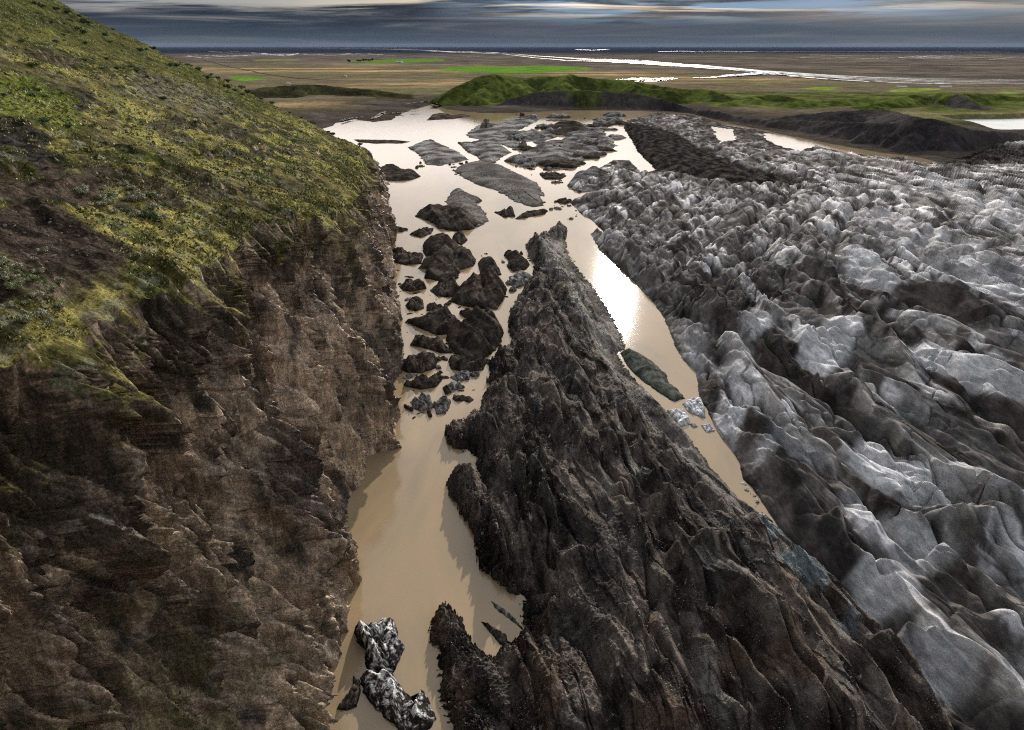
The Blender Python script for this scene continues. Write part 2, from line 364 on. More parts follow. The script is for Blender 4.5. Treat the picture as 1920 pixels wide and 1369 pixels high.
# crest lines (pixel, depth) with the side slope they fall off at
CRESTS = [  # (points, slope, tone) tone 0 gravel, 1 grass
    ([(826, 188, 1350), (852, 168, 1400), (880, 152, 1450), (905, 141, 1480), (928, 137, 1500), (955, 143, 1530), (985, 146, 1560), (1012, 142, 1540), (1040, 144, 1520), (1068, 138.5, 1500), (1090, 144, 1480), (1130, 148, 1480), (1175, 151, 1500), (1230, 160, 1480), (1290, 168, 1440)], 0.42, 1),
    ([(928, 137, 1500), (915, 158, 1420), (895, 180, 1350)], 0.45, 1), ([(1068, 138.5, 1500), (1055, 156, 1420), (1010, 172, 1370)], 0.45, 1),
    ([(1175, 151, 1500), (1200, 162, 1420), (1260, 172, 1380)], 0.4, 1), ([(985, 146, 1560), (970, 160, 1440)], 0.45, 1),
    ([(1262, 175, 1390), (1310, 166, 1420), (1340, 170, 1400), (1370, 183, 1350), (1420, 190, 1300)], 0.38, 1),
    ([(1370, 190, 1300), (1420, 180, 1400), (1450, 178, 1400), (1500, 186, 1350)], 0.3, 1),
    ([(1470, 192, 1250), (1560, 188, 1300), (1620, 183, 1350), (1660, 188, 1300)], 0.25, 1),
    ([(1640, 196, 1200), (1690, 182, 1300), (1715, 177, 1330), (1740, 180, 1330), (1775, 172, 1350), (1790, 176, 1300), (1840, 176, 1400), (1880, 180, 1400), (1960, 186, 1400), (2200, 186, 1400)], 0.35, 1),
    ([(1790, 176, 1300), (1830, 196, 1220), (1840, 206, 1190)], 0.35, 0),
    ([(935, 195, 1310), (960, 184, 1335), (1000, 173, 1340), (1060, 168, 1340), (1110, 170, 1330), (1160, 173, 1320), (1200, 176, 1310), (1240, 184, 1270), (1290, 196, 1200), (1340, 207, 1120), (1390, 219, 1050), (1440, 226, 990), (1490, 226, 950), (1540, 226, 910), (1590, 229, 870), (1640, 231, 830), (1690, 230, 800), (1722, 223, 780), (1745, 222, 775), (1775, 231, 770), (1820, 244, 770), (1900, 248, 800), (2050, 250, 830), (2400, 250, 860)], 0.62, 0),
    ([(1480, 217, 1020), (1560, 209, 1000), (1640, 205, 1000), (1665, 208, 980), (1720, 220, 900)], 0.22, 0),
    ([(1735, 226, 785), (1700, 262, 745)], 0.6, 0), ([(1748, 226, 785), (1790, 268, 742)], 0.6, 0), ([(1640, 234, 835), (1610, 258, 805)], 0.6, 0),
    ([(470, 172, 1500), (500, 163, 1580), (545, 160, 1620), (595, 158, 1640), (640, 164, 1620), (690, 168, 1580), (725, 171, 1550), (760, 184, 1480)], 0.20, 0.45),
    ([(690, 168, 1580), (712, 184, 1480)], 0.35, 0.45), ([(560, 160, 1620), (540, 180, 1480)], 0.35, 0.45),
    ([(560, 205, 1300), (640, 200, 1320), (700, 197, 1330), (780, 195, 1330)], 0.12, 0.0)]
def build_ground():
    rows = np.concatenate([np.linspace(345, 150, 560), np.linspace(149.7, 100, 190), 87 + 12.8 * (1 - np.linspace(0, 1, 46)[1:]) ** 1.0 + 0.12])
    cols = np.linspace(-1.25, 1.25, 1500)
    v = (684.5 - rows) / 684.5 * TY; f = CP + v * SP; d = SP - v * CP; t = CAM_H / d
    Yr = (f * t); X = cols[None, :] * (t * 1.0)[:, None]; Y = np.repeat(Yr[:, None], len(cols), 1)
    z = np.full(X.shape, 1.0)
    wob = 8 * fbm2(X / 60, Y / 60, 4, 3)
    sdL = sdf(X, Y, LAGOON) + 6 * fbm2(X / 25, Y / 40, 4, 11) ; sdK = sdf(X, Y, LAKE) + 4 * fbm2(X / 25, Y / 40, 4, 12)
    z = np.minimum(6, 0.04 * np.maximum(-sdL, 0)) * ss(2600, 1500, Y) + 0.6
    near = Y < 2600
    H = np.zeros(X.shape); tone = np.zeros(X.shape)
    xs, ys = X[near], Y[near]; wobn = wob[near]; hh = np.zeros(xs.shape); tt = np.full(xs.shape, -1.0)
    rill = 1.0 + 0.22 * rid2(xs / 9, ys / 26, 31) + 0.12 * rid2(xs / 4, ys / 12, 32)
    for pts, sl_, tn in CRESTS:
        W = np.array([GY(*q) for q in pts]); D, T = seg_dist(xs + wobn, ys, W)
        ln = np.r_[0, np.cumsum(np.hypot(*np.diff(W[:, :2], axis=0).T))]; Z = np.interp(T, ln / ln[-1], W[:, 2])
        DD = np.sqrt(D * D + 9) - 3
        h = Z - DD * sl_ * (rill if tn < 0.9 else 1 + 0.3 * (rill - 1))
        m = h > hh; hh = np.where(m, h, hh); tt = np.where(m, tn, tt)
    hh = hh + (ss(0, 8, hh)) * (2.2 * fbm2(xs / 22, ys / 30, 5, 5) + 0.7 * fbm2(xs / 5, ys / 6, 3, 6))
    H[near] = hh; tone = np.full(X.shape, -1.0); tone[near] = tt
    z = np.maximum(z, H)
    z = z + 0.6 * fbm2(X / 80, Y / 80, 4, 8) * ss(0, 60, -sdL)
    z = np.where(sdL > 0, np.minimum(z, 0.4) - 0.6 - np.minimum(sdL * 0.5, 6), z)
    edge = ss(0, 14, -sdL); z = np.where(sdL <= 0, z * edge + (1 - edge) * 0.15 * ss(0, 3, -sdL), z)
    z = np.where(sdK > 0, -2.0, z * ss(0, 10, -sdK) + (1 - ss(0, 10, -sdK)) * 0.3)
    # colour: black sand far out with blue haze painted in, brown heath and orange grass nearer, green and dark moraine
    nz = fbm2(X / 420, Y / 420, 5, 40); nb = fbm2(X / 1300, Y / 900, 4, 44); nf = fbm2(X / 70, Y / 70, 4, 47)
    c = lerpc((0.105, 0.088, 0.055), (0.33, 0.225, 0.115), ss(-0.05, 0.5, nb + 0.5 * nz + 0.35 * n2(X / 900, Y / 160, 49)))
    c = c * (1 - 0.0) + 0 * c
    c = lerpc(c, (0.11, 0.105, 0.052), ss(0.0, 0.4, nz))
    gx = ss(200, 1500, X - 0.28 * Y) * 0.9
    c = lerpc(c, (0.085, 0.085, 0.042), gx * (0.75 + 0.5 * nz))
    sandy = ss(3600, 5200, Y + 500 * nz + 1.6 * np.abs(X) * (X > 0) + 0.2 * X)
    c = lerpc(c, lerpc((0.060, 0.051, 0.043), (0.125, 0.103, 0.078), ss(-.3, .4, nz + .4 * nf)), sandy)
    c = lerpc(c, (0.014, 0.018, 0.028), ss(7500, 15000, Y + 1500 * nb))  # fade to navy with distance, hazy shade put into the sand colour
    shore = ss(260, 40, -sdL) * (Y < 2000)
    c = lerpc(c, (0.050, 0.042, 0.036), shore * 0.95)
    for pts, fc in FIELDS:
        sd = sdf(X, Y, GP(pts)); c = lerpc(c, fc, ss(-6, 8, sd + 20 * nf))
    grass = lerpc((0.030, 0.040, 0.012), (0.080, 0.100, 0.022), ss(-0.35, 0.35, nf + 0.7 * fbm2(X / 14, Y / 18, 3, 50)))
    gravel = lerpc((0.032, 0.029, 0.030), (0.052, 0.046, 0.043), ss(-0.4, 0.4, nf))
    # low green ground between the two ridges
    low = sdf(X, Y, GP([(1190, 168), (1330, 176), (1480, 178), (1640, 178), (1920, 182), (2300, 184), (2300, 219), (1980, 217), (1830, 220), (1760, 218), (1660, 204), (1540, 205), (1440, 212), (1330, 200), (1230, 182)]))
    c = lerpc(c, grass, 0.8 * ss(-25, 25, low + 70 * nf))
    tanp = sdf(X, Y, GP([(1380, 198), (1480, 203), (1500, 210), (1640, 207), (1700, 214), (1640, 226), (1500, 224), (1440, 222), (1380, 208)]))
    c = lerpc(c, (0.085, 0.068, 0.048), ss(-15, 15, tanp + 20 * nf))
    on = ss(0.5, 2.5, H)
    gmask = on * (tone > 0.9)
    c = lerpc(c, grass, gmask.astype(np.float32))
    c = lerpc(c, lerpc((0.020, 0.019, 0.011), (0.042, 0.040, 0.018), ss(-0.3, 0.3, nf)), (on * (np.abs(tone - 0.45) < 0.1)).astype(np.float32))
    c = lerpc(c, gravel, (on * (tone == 0)).astype(np.float32))
    gp = sdf(X, Y, GP([(1060, 190), (1085, 180), (1120, 182), (1140, 195), (1110, 204), (1070, 204)]))
    c = lerpc(c, grass, ss(-12, 12, gp + 25 * nf) * 0.85)
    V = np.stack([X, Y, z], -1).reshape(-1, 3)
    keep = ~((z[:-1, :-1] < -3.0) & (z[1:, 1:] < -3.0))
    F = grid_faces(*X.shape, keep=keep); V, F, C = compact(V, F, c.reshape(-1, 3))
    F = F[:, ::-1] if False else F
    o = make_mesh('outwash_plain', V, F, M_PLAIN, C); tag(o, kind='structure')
build_ground()
# the ground carries on past the camera and to the horizon on every side
sheet('ground_base', -120000, 120000, -90000, 120000, -9.0, mat_flat('base_sand', (0.016, 0.019, 0.027), 0.95, 0.3, 0.002))

V = np.c_[LAKE, np.full(len(LAKE), 0.25)]
def poly_obj(name, pts, z, mat, kind='structure'):
    me = bpy.data.meshes.new(name); me.from_pydata([(p[0], p[1], z) for p in pts], [], [list(range(len(pts)))]); me.materials.append(mat)
    o = bpy.data.objects.new(name, me); COL.objects.link(o); tag(o, kind=kind); return o
def grow(pts, k):
    c = pts.mean(0); return c + (pts - c) * k
poly_obj('pale_lake', grow(LAKE, 1.08), 0.12, M_LAKE)

def ribbon(name, pts, wids, mat, z=1.6, seed=0, step=None, kind='structure', jag=0.35):
    """water thread over the plain, given by pixel points and widths in metres"""
    W = GP(pts, z); ln = np.r_[0, np.cumsum(np.hypot(*np.diff(W, axis=0).T))]; n = 220
    s = np.linspace(0, ln[-1], n); x = np.interp(s, ln, W[:, 0]); y = np.interp(s, ln, W[:, 1]); wd = np.interp(s, ln, np.interp(np.linspace(0, 1, len(pts)), np.linspace(0, 1, len(wids)), wids))
    k = ln[-1] / 14
    x = x + fbm2(s / k, s * 0, 4, seed) * wd * 0.6; y = y + fbm2(s / k, s * 0 + 9, 4, seed + 2) * wd * 2.0
    tx, ty = np.gradient(x), np.gradient(y); l = np.hypot(tx, ty); nx, ny = -ty / l, tx / l
    a = wd * (0.5 + jag * fbm2(s / k * 5, s * 0 + 3, 3, seed + 4)); b = wd * (0.5 + jag * fbm2(s / k * 5, s * 0 + 5, 3, seed + 5))
    A = np.c_[x + nx * a, y + ny * a, np.full(n, z)]; B = np.c_[x - nx * b, y - ny * b, np.full(n, z)]
    i = np.arange(n - 1); F = np.c_[i, i + n, i + n + 1, i + 1]
    return np.vstack([A, B]), F
def river(name, list_, mat, z=1.6):
    VV, FF, o = [], [], 0
    for k, (pts, wids) in enumerate(list_):
        v_, f_ = ribbon(name, pts, wids, mat, z + 0.02 * k, k * 7 + 1); VV.append(v_); FF.append(f_ + o); o += len(v_)
    ob = make_mesh(name, np.vstack(VV), np.vstack(FF), mat); tag(ob, kind='structure')
rb = random.Random(11); BR = []
def braid(mid, n_, dy, wmin, wmax):
    m_ = np.array(mid, float)
    for k in range(n_):
        a_ = rb.uniform(0, .75); b_ = min(1, a_ + rb.uniform(.12, .5)); off = rb.uniform(-dy, dy); t_ = np.linspace(a_, b_, 8) * (len(m_) - 1)
        BR.append(([(np.interp(q, range(len(m_)), m_[:, 0]), np.interp(q, range(len(m_)), m_[:, 1]) + off * math.sin(math.pi * (i_ + .3) / 8) + rb.uniform(-.25, .25) * dy) for i_, q in enumerate(t_)], [rb.uniform(wmin, wmax), rb.uniform(wmin, wmax) * .6]))
braid([(930, 101), (1050, 108), (1180, 115), (1330, 125), (1450, 136), (1600, 146), (1750, 152), (1920, 155), (2200, 158)], 24, 3.4, 3, 15)
braid([(1340, 145), (1380, 142), (1430, 138), (1480, 140)], 10, 3.0, 8, 26); braid([(1150, 151), (1200, 148), (1270, 147)], 6, 2.0, 6, 18); braid([(520, 92), (700, 91.5), (850, 97), (950, 100)], 9, 1.2, 20, 70)
braid([(330, 106), (400, 104), (480, 103), (600, 102), (740, 104)], 16, 2.6, 8, 30); braid([(1480, 106), (1640, 108), (1800, 108), (1960, 107)], 14, 4.0, 6, 20); braid([(1100, 96), (1300, 97), (1600, 97), (1900, 98)], 10, 1.5, 20, 60)
river('river', [
    ([(900, 99), (960, 101), (1010, 105), (1100, 111), (1180, 114), (1260, 122), (1330, 128), (1430, 134), (1520, 141), (1620, 147), (1720, 151), (1920, 156), (2300, 160)], [14, 22, 22, 18, 18, 14, 12, 10]),
    ([(940, 101), (1000, 108), (1060, 113), (1180, 117), (1300, 121), (1400, 130), (1500, 137), (1600, 144), (1700, 146), (1920, 150), (2300, 152)], [16, 24, 20, 20, 16, 14, 13]),
    ([(1300, 145.5), (1350, 144), (1380, 141), (1420, 137), (1450, 134)], [26, 30, 45, 50]),
    ([(1365, 141), (1400, 139.5), (1440, 138), (1470, 140)], [40, 45, 25]),
    ([(1160, 149), (1200, 147), (1235, 147.5), (1262, 146)], [15, 30, 45, 10]), ([(1195, 152), (1215, 152), (1245, 150)], [15, 25, 20]),
    ([(1460, 138), (1500, 144), (1560, 149), (1640, 153), (1720, 156), (1800, 157), (1990, 159)], [25, 35, 30, 25, 20]),
    ([(560, 89.6), (640, 91), (690, 92), (740, 92), (800, 94), (860, 98), (930, 101)], [90, 80, 60, 50]),
    ([(640, 102), (660, 100.5), (690, 101), (720, 103)], [70, 60, 30]), ([(430, 100), (470, 99), (540, 104), (560, 100)], [50, 90, 30]),
    ([(350, 106), (380, 108), (420, 106), (470, 103), (500, 102)], [30, 50, 60, 40]), ([(390, 97), (420, 98), (450, 97)], [70, 50]),
    ([(800, 96), (830, 96), (850, 98)], [60, 50]), ([(860, 105), (900, 106)], [30, 25]),
    ([(1080, 93), (1110, 94), (1140, 93)], [90, 60]), ([(1520, 103), (1570, 104), (1660, 105), (1740, 106), (1800, 107)], [50, 40, 35, 45]),
    ([(1780, 121), (1805, 120.5)], [25, 15]), ([(1880, 107), (1960, 107)], [50, 30]), ([(1500, 108), (1560, 110), (1700, 112)], [25, 15, 10])] + BR, M_RIVER, 3.0)
river('outlet_stream', [([(812, 199), (830, 193), (800, 190), (775, 193), (762, 195)], [16, 12, 7, 5]), ([(806, 190), (820, 184), (832, 178)], [8, 9, 5]),
                        ([(640, 226), (655, 221), (680, 219)], [5, 6, 3]), ([(700, 222), (716, 213), (722, 209)], [6, 8, 3]), ([(728, 213), (750, 210), (758, 212)], [6, 5, 3]), ([(770, 208.5), (785, 208)], [5, 4])], M_WATER, 2.6)
M_ROAD = mat_flat('road_gravel', (0.05, 0.047, 0.045), 0.9, 0.2, 0.2)
VV, FF = ribbon('road', [(380, 112), (430, 125), (500, 139), (560, 147), (640, 151), (720, 153), (850, 155.5)], [9, 9], M_ROAD, 1.4, 90, jag=0.0)
tag(make_mesh('road', VV, FF, M_ROAD), kind='structure')

# ------------------------------------------------------------------ glacier and debris covered ice
TONGUE = [(1062, 427), (1040, 431), (1012, 443), (988, 459), (990, 478), (1003, 498), (1001, 518), (985, 545), (963, 575), (955, 600), (958, 625), (968, 640), (948, 660),
          (930, 665), (920, 682), (926, 700), (917, 715), (924, 730), (905, 750), (899, 770), (870, 787), (836, 815), (850, 836), (893, 855), (900, 893), (868, 884),
          (840, 905), (850, 932), (870, 962), (893, 1000), (898, 1035), (905, 1062), (930, 1078), (955, 1108), (985, 1120), (982, 1150), (988, 1180), (1002, 1210),
          (975, 1217), (950, 1232), (925, 1240), (890, 1224), (872, 1192), (850, 1155), (830, 1138), (815, 1165), (809, 1192), (828, 1222), (828, 1270), (834, 1320),
          (852, 1372), (880, 1480), (900, 1700), (3200, 1700), (1900, 1700), (1790, 1400), (1735, 1310), (1675, 1230), (1625, 1160), (1585, 1118), (1540, 1072), (1490, 1018), (1432, 968), (1402, 950), (1385, 935), (1360, 905), (1332, 876),
          (1321, 858), (1300, 828), (1262, 790), (1236, 760), (1214, 740), (1190, 712), (1166, 682), (1155, 662), (1170, 655), (1165, 630), (1148, 595), (1120, 550), (1088, 510),
          (1066, 480), (1060, 455)]
GLAC = [(1232, 211), (1300, 215), (1340, 226), (1375, 237), (1420, 243), (1450, 250), (1500, 262), (1545, 277), (1600, 288), (1640, 291), (1690, 297), (1730, 305), (1762, 308), (1800, 290), (1830, 272), (1900, 262),
        (2400, 262), (3600, 500), (3600, 1700), (1850, 1700), (1750, 1400), (1690, 1310), (1630, 1230), (1578, 1140), (1560, 1098), (1512, 1046), (1468, 1002), (1437, 957), (1412, 915), (1392, 898), (1386, 865), (1370, 840), (1346, 808), (1326, 770),
        (1310, 745), (1308, 718), (1303, 697), (1280, 676), (1265, 650), (1255, 620), (1240, 590), (1215, 556), (1182, 522), (1150, 495), (1122, 468), (1106, 438), (1120, 430), (1140, 445), (1112, 415), (1090, 402),
        (1068, 380), (1095, 368), (1130, 356), (1090, 360), (1065, 355), (1082, 330), (1110, 322), (1150, 300), (1180, 300), (1205, 325), (1230, 318), (1195, 285), (1185, 265), (1168, 240), (1175, 226)]
TONGUE_W, GLAC_W = GP(TONGUE), GP(GLAC)
POND = [GP([(1335, 238), (1372, 243), (1378, 262), (1350, 268)]), GP([(1432, 250), (1500, 256), (1535, 272), (1500, 282), (1465, 275), (1440, 262)])]
RIDGES = [
    ([(892, 928), (920, 936), (965, 948), (997, 944), (1001, 916)], 7, 2.2, 4), ([(1001, 932), (1045, 960), (1081, 972), (1117, 1004), (1133, 1032), (1129, 1056), (1061, 1060), (1053, 1080), (1017, 1101)], 8, 3.0, 5),
    ([(1021, 1101), (1045, 1133), (1073, 1169), (1125, 1205), (1165, 1241), (1190, 1290)], 8, 3.4, 6), ([(1017, 1181), (1021, 1241), (1073, 1293), (1085, 1380)], 7, 3.2, 5), ([(1150, 912), (1174, 952), (1210, 1045), (1246, 1109), (1286, 1161), (1318, 1205), (1358, 1273), (1410, 1345)], 8, 3.6, 3.6),
    ([(1202, 920), (1250, 916), (1290, 928), (1310, 916), (1350, 940), (1370, 980), (1366, 1020), (1350, 1040), (1302, 1040), (1270, 1033)], 9, 3.0, 3.5), ([(1375, 1000), (1423, 1060), (1471, 1129), (1511, 1177), (1560, 1240), (1620, 1330)], 8, 3.6, 4.5),
    ([(850, 830), (930, 850), (1000, 905), (1040, 930), (1110, 1000)], 7, 2.6, 5), ([(960, 600), (1000, 640), (1060, 700), (1110, 790), (1150, 860)], 7, 3.0, 6), ([(1000, 520), (1040, 600), (1085, 690), (1130, 760), (1170, 850)], 7, 3.0, 6),
    ([(930, 700), (990, 720), (1030, 780), (1080, 850), (1110, 900)], 7, 2.6, 5), ([(1150, 740), (1200, 800), (1270, 890), (1330, 930)], 6, 2.8, 5), ([(1090, 1160), (1130, 1230), (1160, 1300), (1185, 1369)], 8, 2.8, 4), ([(1300, 1180), (1350, 1230), (1420, 1300), (1480, 1380)], 7, 2.6, 5), ([(1440, 1160), (1500, 1240), (1560, 1330), (1600, 1400)], 8, 2.8, 5),  # (pixel points, height they are seen at, amplitude, half width, both in metres)
    ([(1560, 1000), (1620, 1060)], 6, .1, 3),
    ([(1030, 500), (1070, 580), (1110, 650), (1150, 730), (1200, 820), (1250, 900)], 7, 3.5, 7),
    ([(1080, 540), (1130, 610), (1160, 650)], 4, 2.2, 5), ([(1190, 720), (1250, 790), (1310, 860)], 4, 2.4, 5),
    ([(920, 900), (945, 985), (980, 1080), (1010, 1120)], 8, 3.5, 5), ([(900, 770), (990, 850), (1060, 900), (1120, 980)], 8, 2.6, 6),
    ([(1010, 1120), (1070, 1170), (1130, 1230), (1180, 1290)], 8, 3.0, 5), ([(930, 700), (1020, 740), (1110, 830), (1170, 880)], 8, 3.0, 7),
    ([(1270, 1030), (1310, 1085), (1380, 1125), (1450, 1180), (1530, 1225), (1580, 1290), (1640, 1380)], 10, 4.5, 7),
    ([(1210, 960), (1300, 930), (1350, 950), (1370, 1000), (1350, 1040), (1290, 1040)], 9, 2.5, 4),
    ([(1195, 1030), (1240, 1110), (1300, 1190), (1340, 1290), (1400, 1380)], 8, 3.2, 4), ([(1140, 1100), (1190, 1180), (1215, 1290), (1260, 1400)], 8, 3.0, 4),
    ([(850, 1280), (880, 1340), (920, 1400)], 8, 4.0, 4), ([(1000, 1240), (1040, 1310), (1090, 1400)], 8, 3.0, 4),
    ([(1400, 960), (1450, 1060), (1540, 1170), (1620, 1260), (1720, 1400)], 6, 2.5, 4),
    ([(1100, 395), (1180, 450), (1250, 520), (1330, 580), (1350, 600)], 8, 2.5, 10), ([(1290, 600), (1340, 680), (1360, 760)], 8, 2.5, 7),
    ([(1360, 600), (1400, 680), (1470, 760), (1570, 850), (1620, 900), (1720, 960), (1840, 985), (1960, 1030)], 11, 4.0, 6),
    ([(1345, 745), (1400, 735), (1450, 800), (1520, 830), (1580, 860)], 10, 3.0, 6), ([(1320, 560), (1400, 600), (1440, 650), (1530, 620), (1608, 605)], 11, 2.0, 6),
    ([(1500, 520), (1560, 560), (1608, 605), (1660, 637), (1724, 705), (1785, 745), (1850, 790), (1960, 850)], 13, 5.0, 6),
    ([(1510, 690), (1590, 720), (1650, 780), (1760, 868), (1860, 905), (1960, 950)], 12, 4.0, 6), ([(1560, 930), (1620, 1010), (1672, 1045), (1745, 1133), (1800, 1200)], 11, 4.5, 5),
    ([(1690, 1130), (1760, 1160), (1850, 1230), (1960, 1330)], 11, 4.5, 6), ([(1640, 1180), (1700, 1230), (1790, 1330), (1860, 1420)], 9, 3.0, 4),
    ([(1600, 560), (1700, 600), (1780, 640), (1850, 690), (1960, 740)], 14, 4.0, 8), ([(1580, 450), (1680, 500), (1800, 570), (1960, 650)], 15, 3.0, 9),
    ([(1760, 1000), (1830, 1060), (1960, 1160)], 12, 4.0, 6)]
VALLEYS = [([(1190, 940), (1195, 1000), (1225, 1090), (1280, 1190), (1330, 1270), (1390, 1380)], 4, 5.0, 3.0), ([(1170, 850), (1195, 930)], 4, 3, 3),
    ([(1180, 1000), (1205, 1100), (1215, 1200), (1235, 1340)], 4, 3.5, 2.2), ([(985, 1030), (1010, 1100), (1000, 1150)], 4, 3, 4), ([(1400, 960), (1470, 1090), (1560, 1200), (1660, 1310), (1720, 1380)], 3, 2.5, 2.5),
    ([(1060, 1180), (1110, 1300), (1160, 1390)], 4, 3, 3), ([(1330, 590), (1345, 660), (1370, 730), (1420, 800)], 6, 3, 3),
    ([(1560, 528), (1620, 570), (1663, 625), (1720, 680), (1780, 725), (1860, 790), (1960, 850)], 7, 5.0, 4.0), ([(1400, 560), (1450, 620), (1500, 680), (1600, 790), (1700, 900), (1820, 972), (1960, 1010)], 7, 3.0, 4),
    ([(1560, 870), (1640, 960), (1700, 1040), (1790, 1120), (1900, 1170)], 7, 4.0, 3.5), ([(1240, 560), (1330, 600), (1400, 640)], 6, 2, 5), ([(1450, 830), (1540, 900), (1600, 1000), (1680, 1080)], 6, 3.0, 4),
    ([(1680, 940), (1780, 970), (1820, 960), (1960, 990)], 7, 3.0, 4), ([(1300, 520), (1350, 500), (1420, 470), (1480, 440), (1530, 390), (1560, 370)], 9, 4.0, 5), ([(1380, 470), (1400, 430), (1450, 380)], 9, 3, 5),
    ([(1560, 480), (1575, 430), (1600, 395), (1640, 370)], 11, 4, 5), ([(1730, 470), (1745, 440), (1790, 400)], 11, 3, 5), ([(1845, 345), (1850, 400)], 12, 4, 6)]
DARKS = [([(1172, 228), (1222, 234), (1275, 250), (1335, 284), (1410, 322), (1490, 345), (1500, 362), (1400, 362), (1330, 350), (1270, 332), (1225, 312), (1190, 288), (1168, 245)], 4, 1.0, 5, True),
         ([(1395, 880), (1440, 850), (1500, 850), (1540, 880), (1600, 960), (1625, 1010), (1560, 1070), (1500, 1020), (1430, 950)], 5, 0.9, 3, False),
         ([(1420, 500), (1480, 490), (1560, 540), (1640, 600), (1640, 640), (1560, 620), (1450, 600), (1400, 540)], 9, 0.6, 8, False),
         ([(1600, 780), (1700, 760), (1800, 790), (1920, 850), (2000, 900), (1960, 960), (1800, 860), (1650, 830)], 9, 0.75, 5, False),
         ([(1660, 620), (1760, 690), (1900, 740), (2000, 790), (2000, 840), (1880, 800), (1760, 740), (1680, 680)], 8, 0.9, 5, False),
         ([(1740, 300), (1790, 275), (1830, 262), (1900, 265), (2100, 270), (2000, 300), (1860, 305), (1800, 320)], 8, 0.95, 12, False),
         ([(1290, 240), (1330, 235), (1420, 255), (1560, 290), (1680, 300), (1700, 310), (1600, 308), (1500, 300), (1400, 275)], 4, 0.5, 10, False),
         ([(1090, 400), (1160, 430), (1260, 500), (1340, 590), (1330, 640), (1260, 600), (1180, 520), (1100, 430)], 5, 0.75, 8, False)]
LIGHTS = [  # clean ice facets: outline in pixels, height seen at, strength
    ([(1330, 770), (1350, 738), (1385, 735), (1410, 760), (1390, 800), (1360, 830)], 4, .8), ([(1590, 810), (1680, 840), (1760, 880), (1830, 950), (1820, 975), (1740, 940), (1650, 900), (1600, 850)], 10, 1),
    ([(1770, 850), (1860, 870), (1960, 930), (1960, 960), (1860, 920), (1790, 880)], 11, 1), ([(1560, 900), (1640, 930), (1720, 960), (1800, 1010), (1800, 1050), (1740, 1060), (1660, 1000), (1600, 950)], 10, .9),
    ([(1590, 1040), (1630, 1020), (1680, 1060), (1740, 1130), (1690, 1140), (1620, 1120)], 8, .9), ([(1700, 1150), (1760, 1140), (1850, 1230), (1830, 1260), (1740, 1240), (1700, 1200)], 10, .7),
    ([(1480, 610), (1560, 600), (1610, 620), (1600, 680), (1540, 690), (1500, 650)], 10, .9), ([(1380, 600), (1420, 570), (1450, 600), (1440, 640), (1400, 640)], 8, .9), ([(1345, 620), (1375, 640), (1400, 690), (1385, 725), (1355, 680)], 7, .7),
    ([(1270, 600), (1310, 600), (1330, 660), (1330, 690), (1295, 680)], 5, .5), ([(1640, 610), (1740, 640), (1840, 680), (1940, 730), (1940, 765), (1820, 720), (1700, 680)], 12, 1), ([(1580, 460), (1640, 480), (1700, 530), (1650, 545), (1590, 510)], 13, .9),
    ([(1630, 1210), (1680, 1190), (1740, 1280), (1800, 1369), (1740, 1369), (1680, 1290)], 7, .8), ([(1830, 1160), (1960, 1230), (1960, 1330), (1880, 1260)], 11, .6), ([(1680, 690), (1760, 715), (1800, 760), (1740, 750)], 12, .7),
    ([(1420, 800), (1480, 800), (1540, 840), (1560, 870), (1480, 850), (1420, 840)], 8, .5), ([(1550, 370), (1700, 400), (1860, 480), (1960, 520), (1960, 600), (1800, 520), (1640, 430)], 14, .45), ([(1700, 330), (1800, 340), (1960, 400), (1960, 460), (1820, 400)], 12, .5)]
T_LIGHTS = [([(1060, 540), (1090, 545), (1130, 600), (1160, 655), (1150, 690), (1100, 650), (1070, 600)], 5, .9), ([(1010, 450), (1055, 440), (1062, 480), (1085, 520), (1050, 530), (1020, 500)], 5, .8), ([(1150, 690), (1185, 730), (1240, 800), (1290, 850), (1270, 860), (1200, 790), (1150, 740)], 5, .7),
    ([(1290, 1240), (1340, 1290), (1400, 1369), (1350, 1369), (1310, 1320)], 7, .9), ([(1160, 830), (1180, 870), (1215, 935), (1200, 940), (1170, 890)], 5, .8), ([(1110, 900), (1140, 905), (1150, 950), (1130, 960)], 7, .6), ([(1260, 1030), (1320, 1090), (1420, 1130), (1400, 1110), (1340, 1060)], 9, .5)]
def cluster_dark(X, Y, h, z0): pass
def tri(x):
    f = x - np.floor(x); return 1 - 4 * np.abs(f - .5)            # +1 crest, -1 trough, flat sided
def pil(x, p=7):
    d = np.abs(2 * (x - np.floor(x)) - 1); return 1 - d ** p - 0.15 * d * d          # flat pillows parted by narrow clefts
def saw(x, k=0.3):
    f = x - np.floor(x); return 2 * np.where(f < k, f / k, (1 - f) / (1 - k)) - 1
def crack(u, v, lam, wid, seed):
    d = np.abs(n2(u, v, seed)) * lam * 0.62; return np.exp(-(d / wid) ** 2)
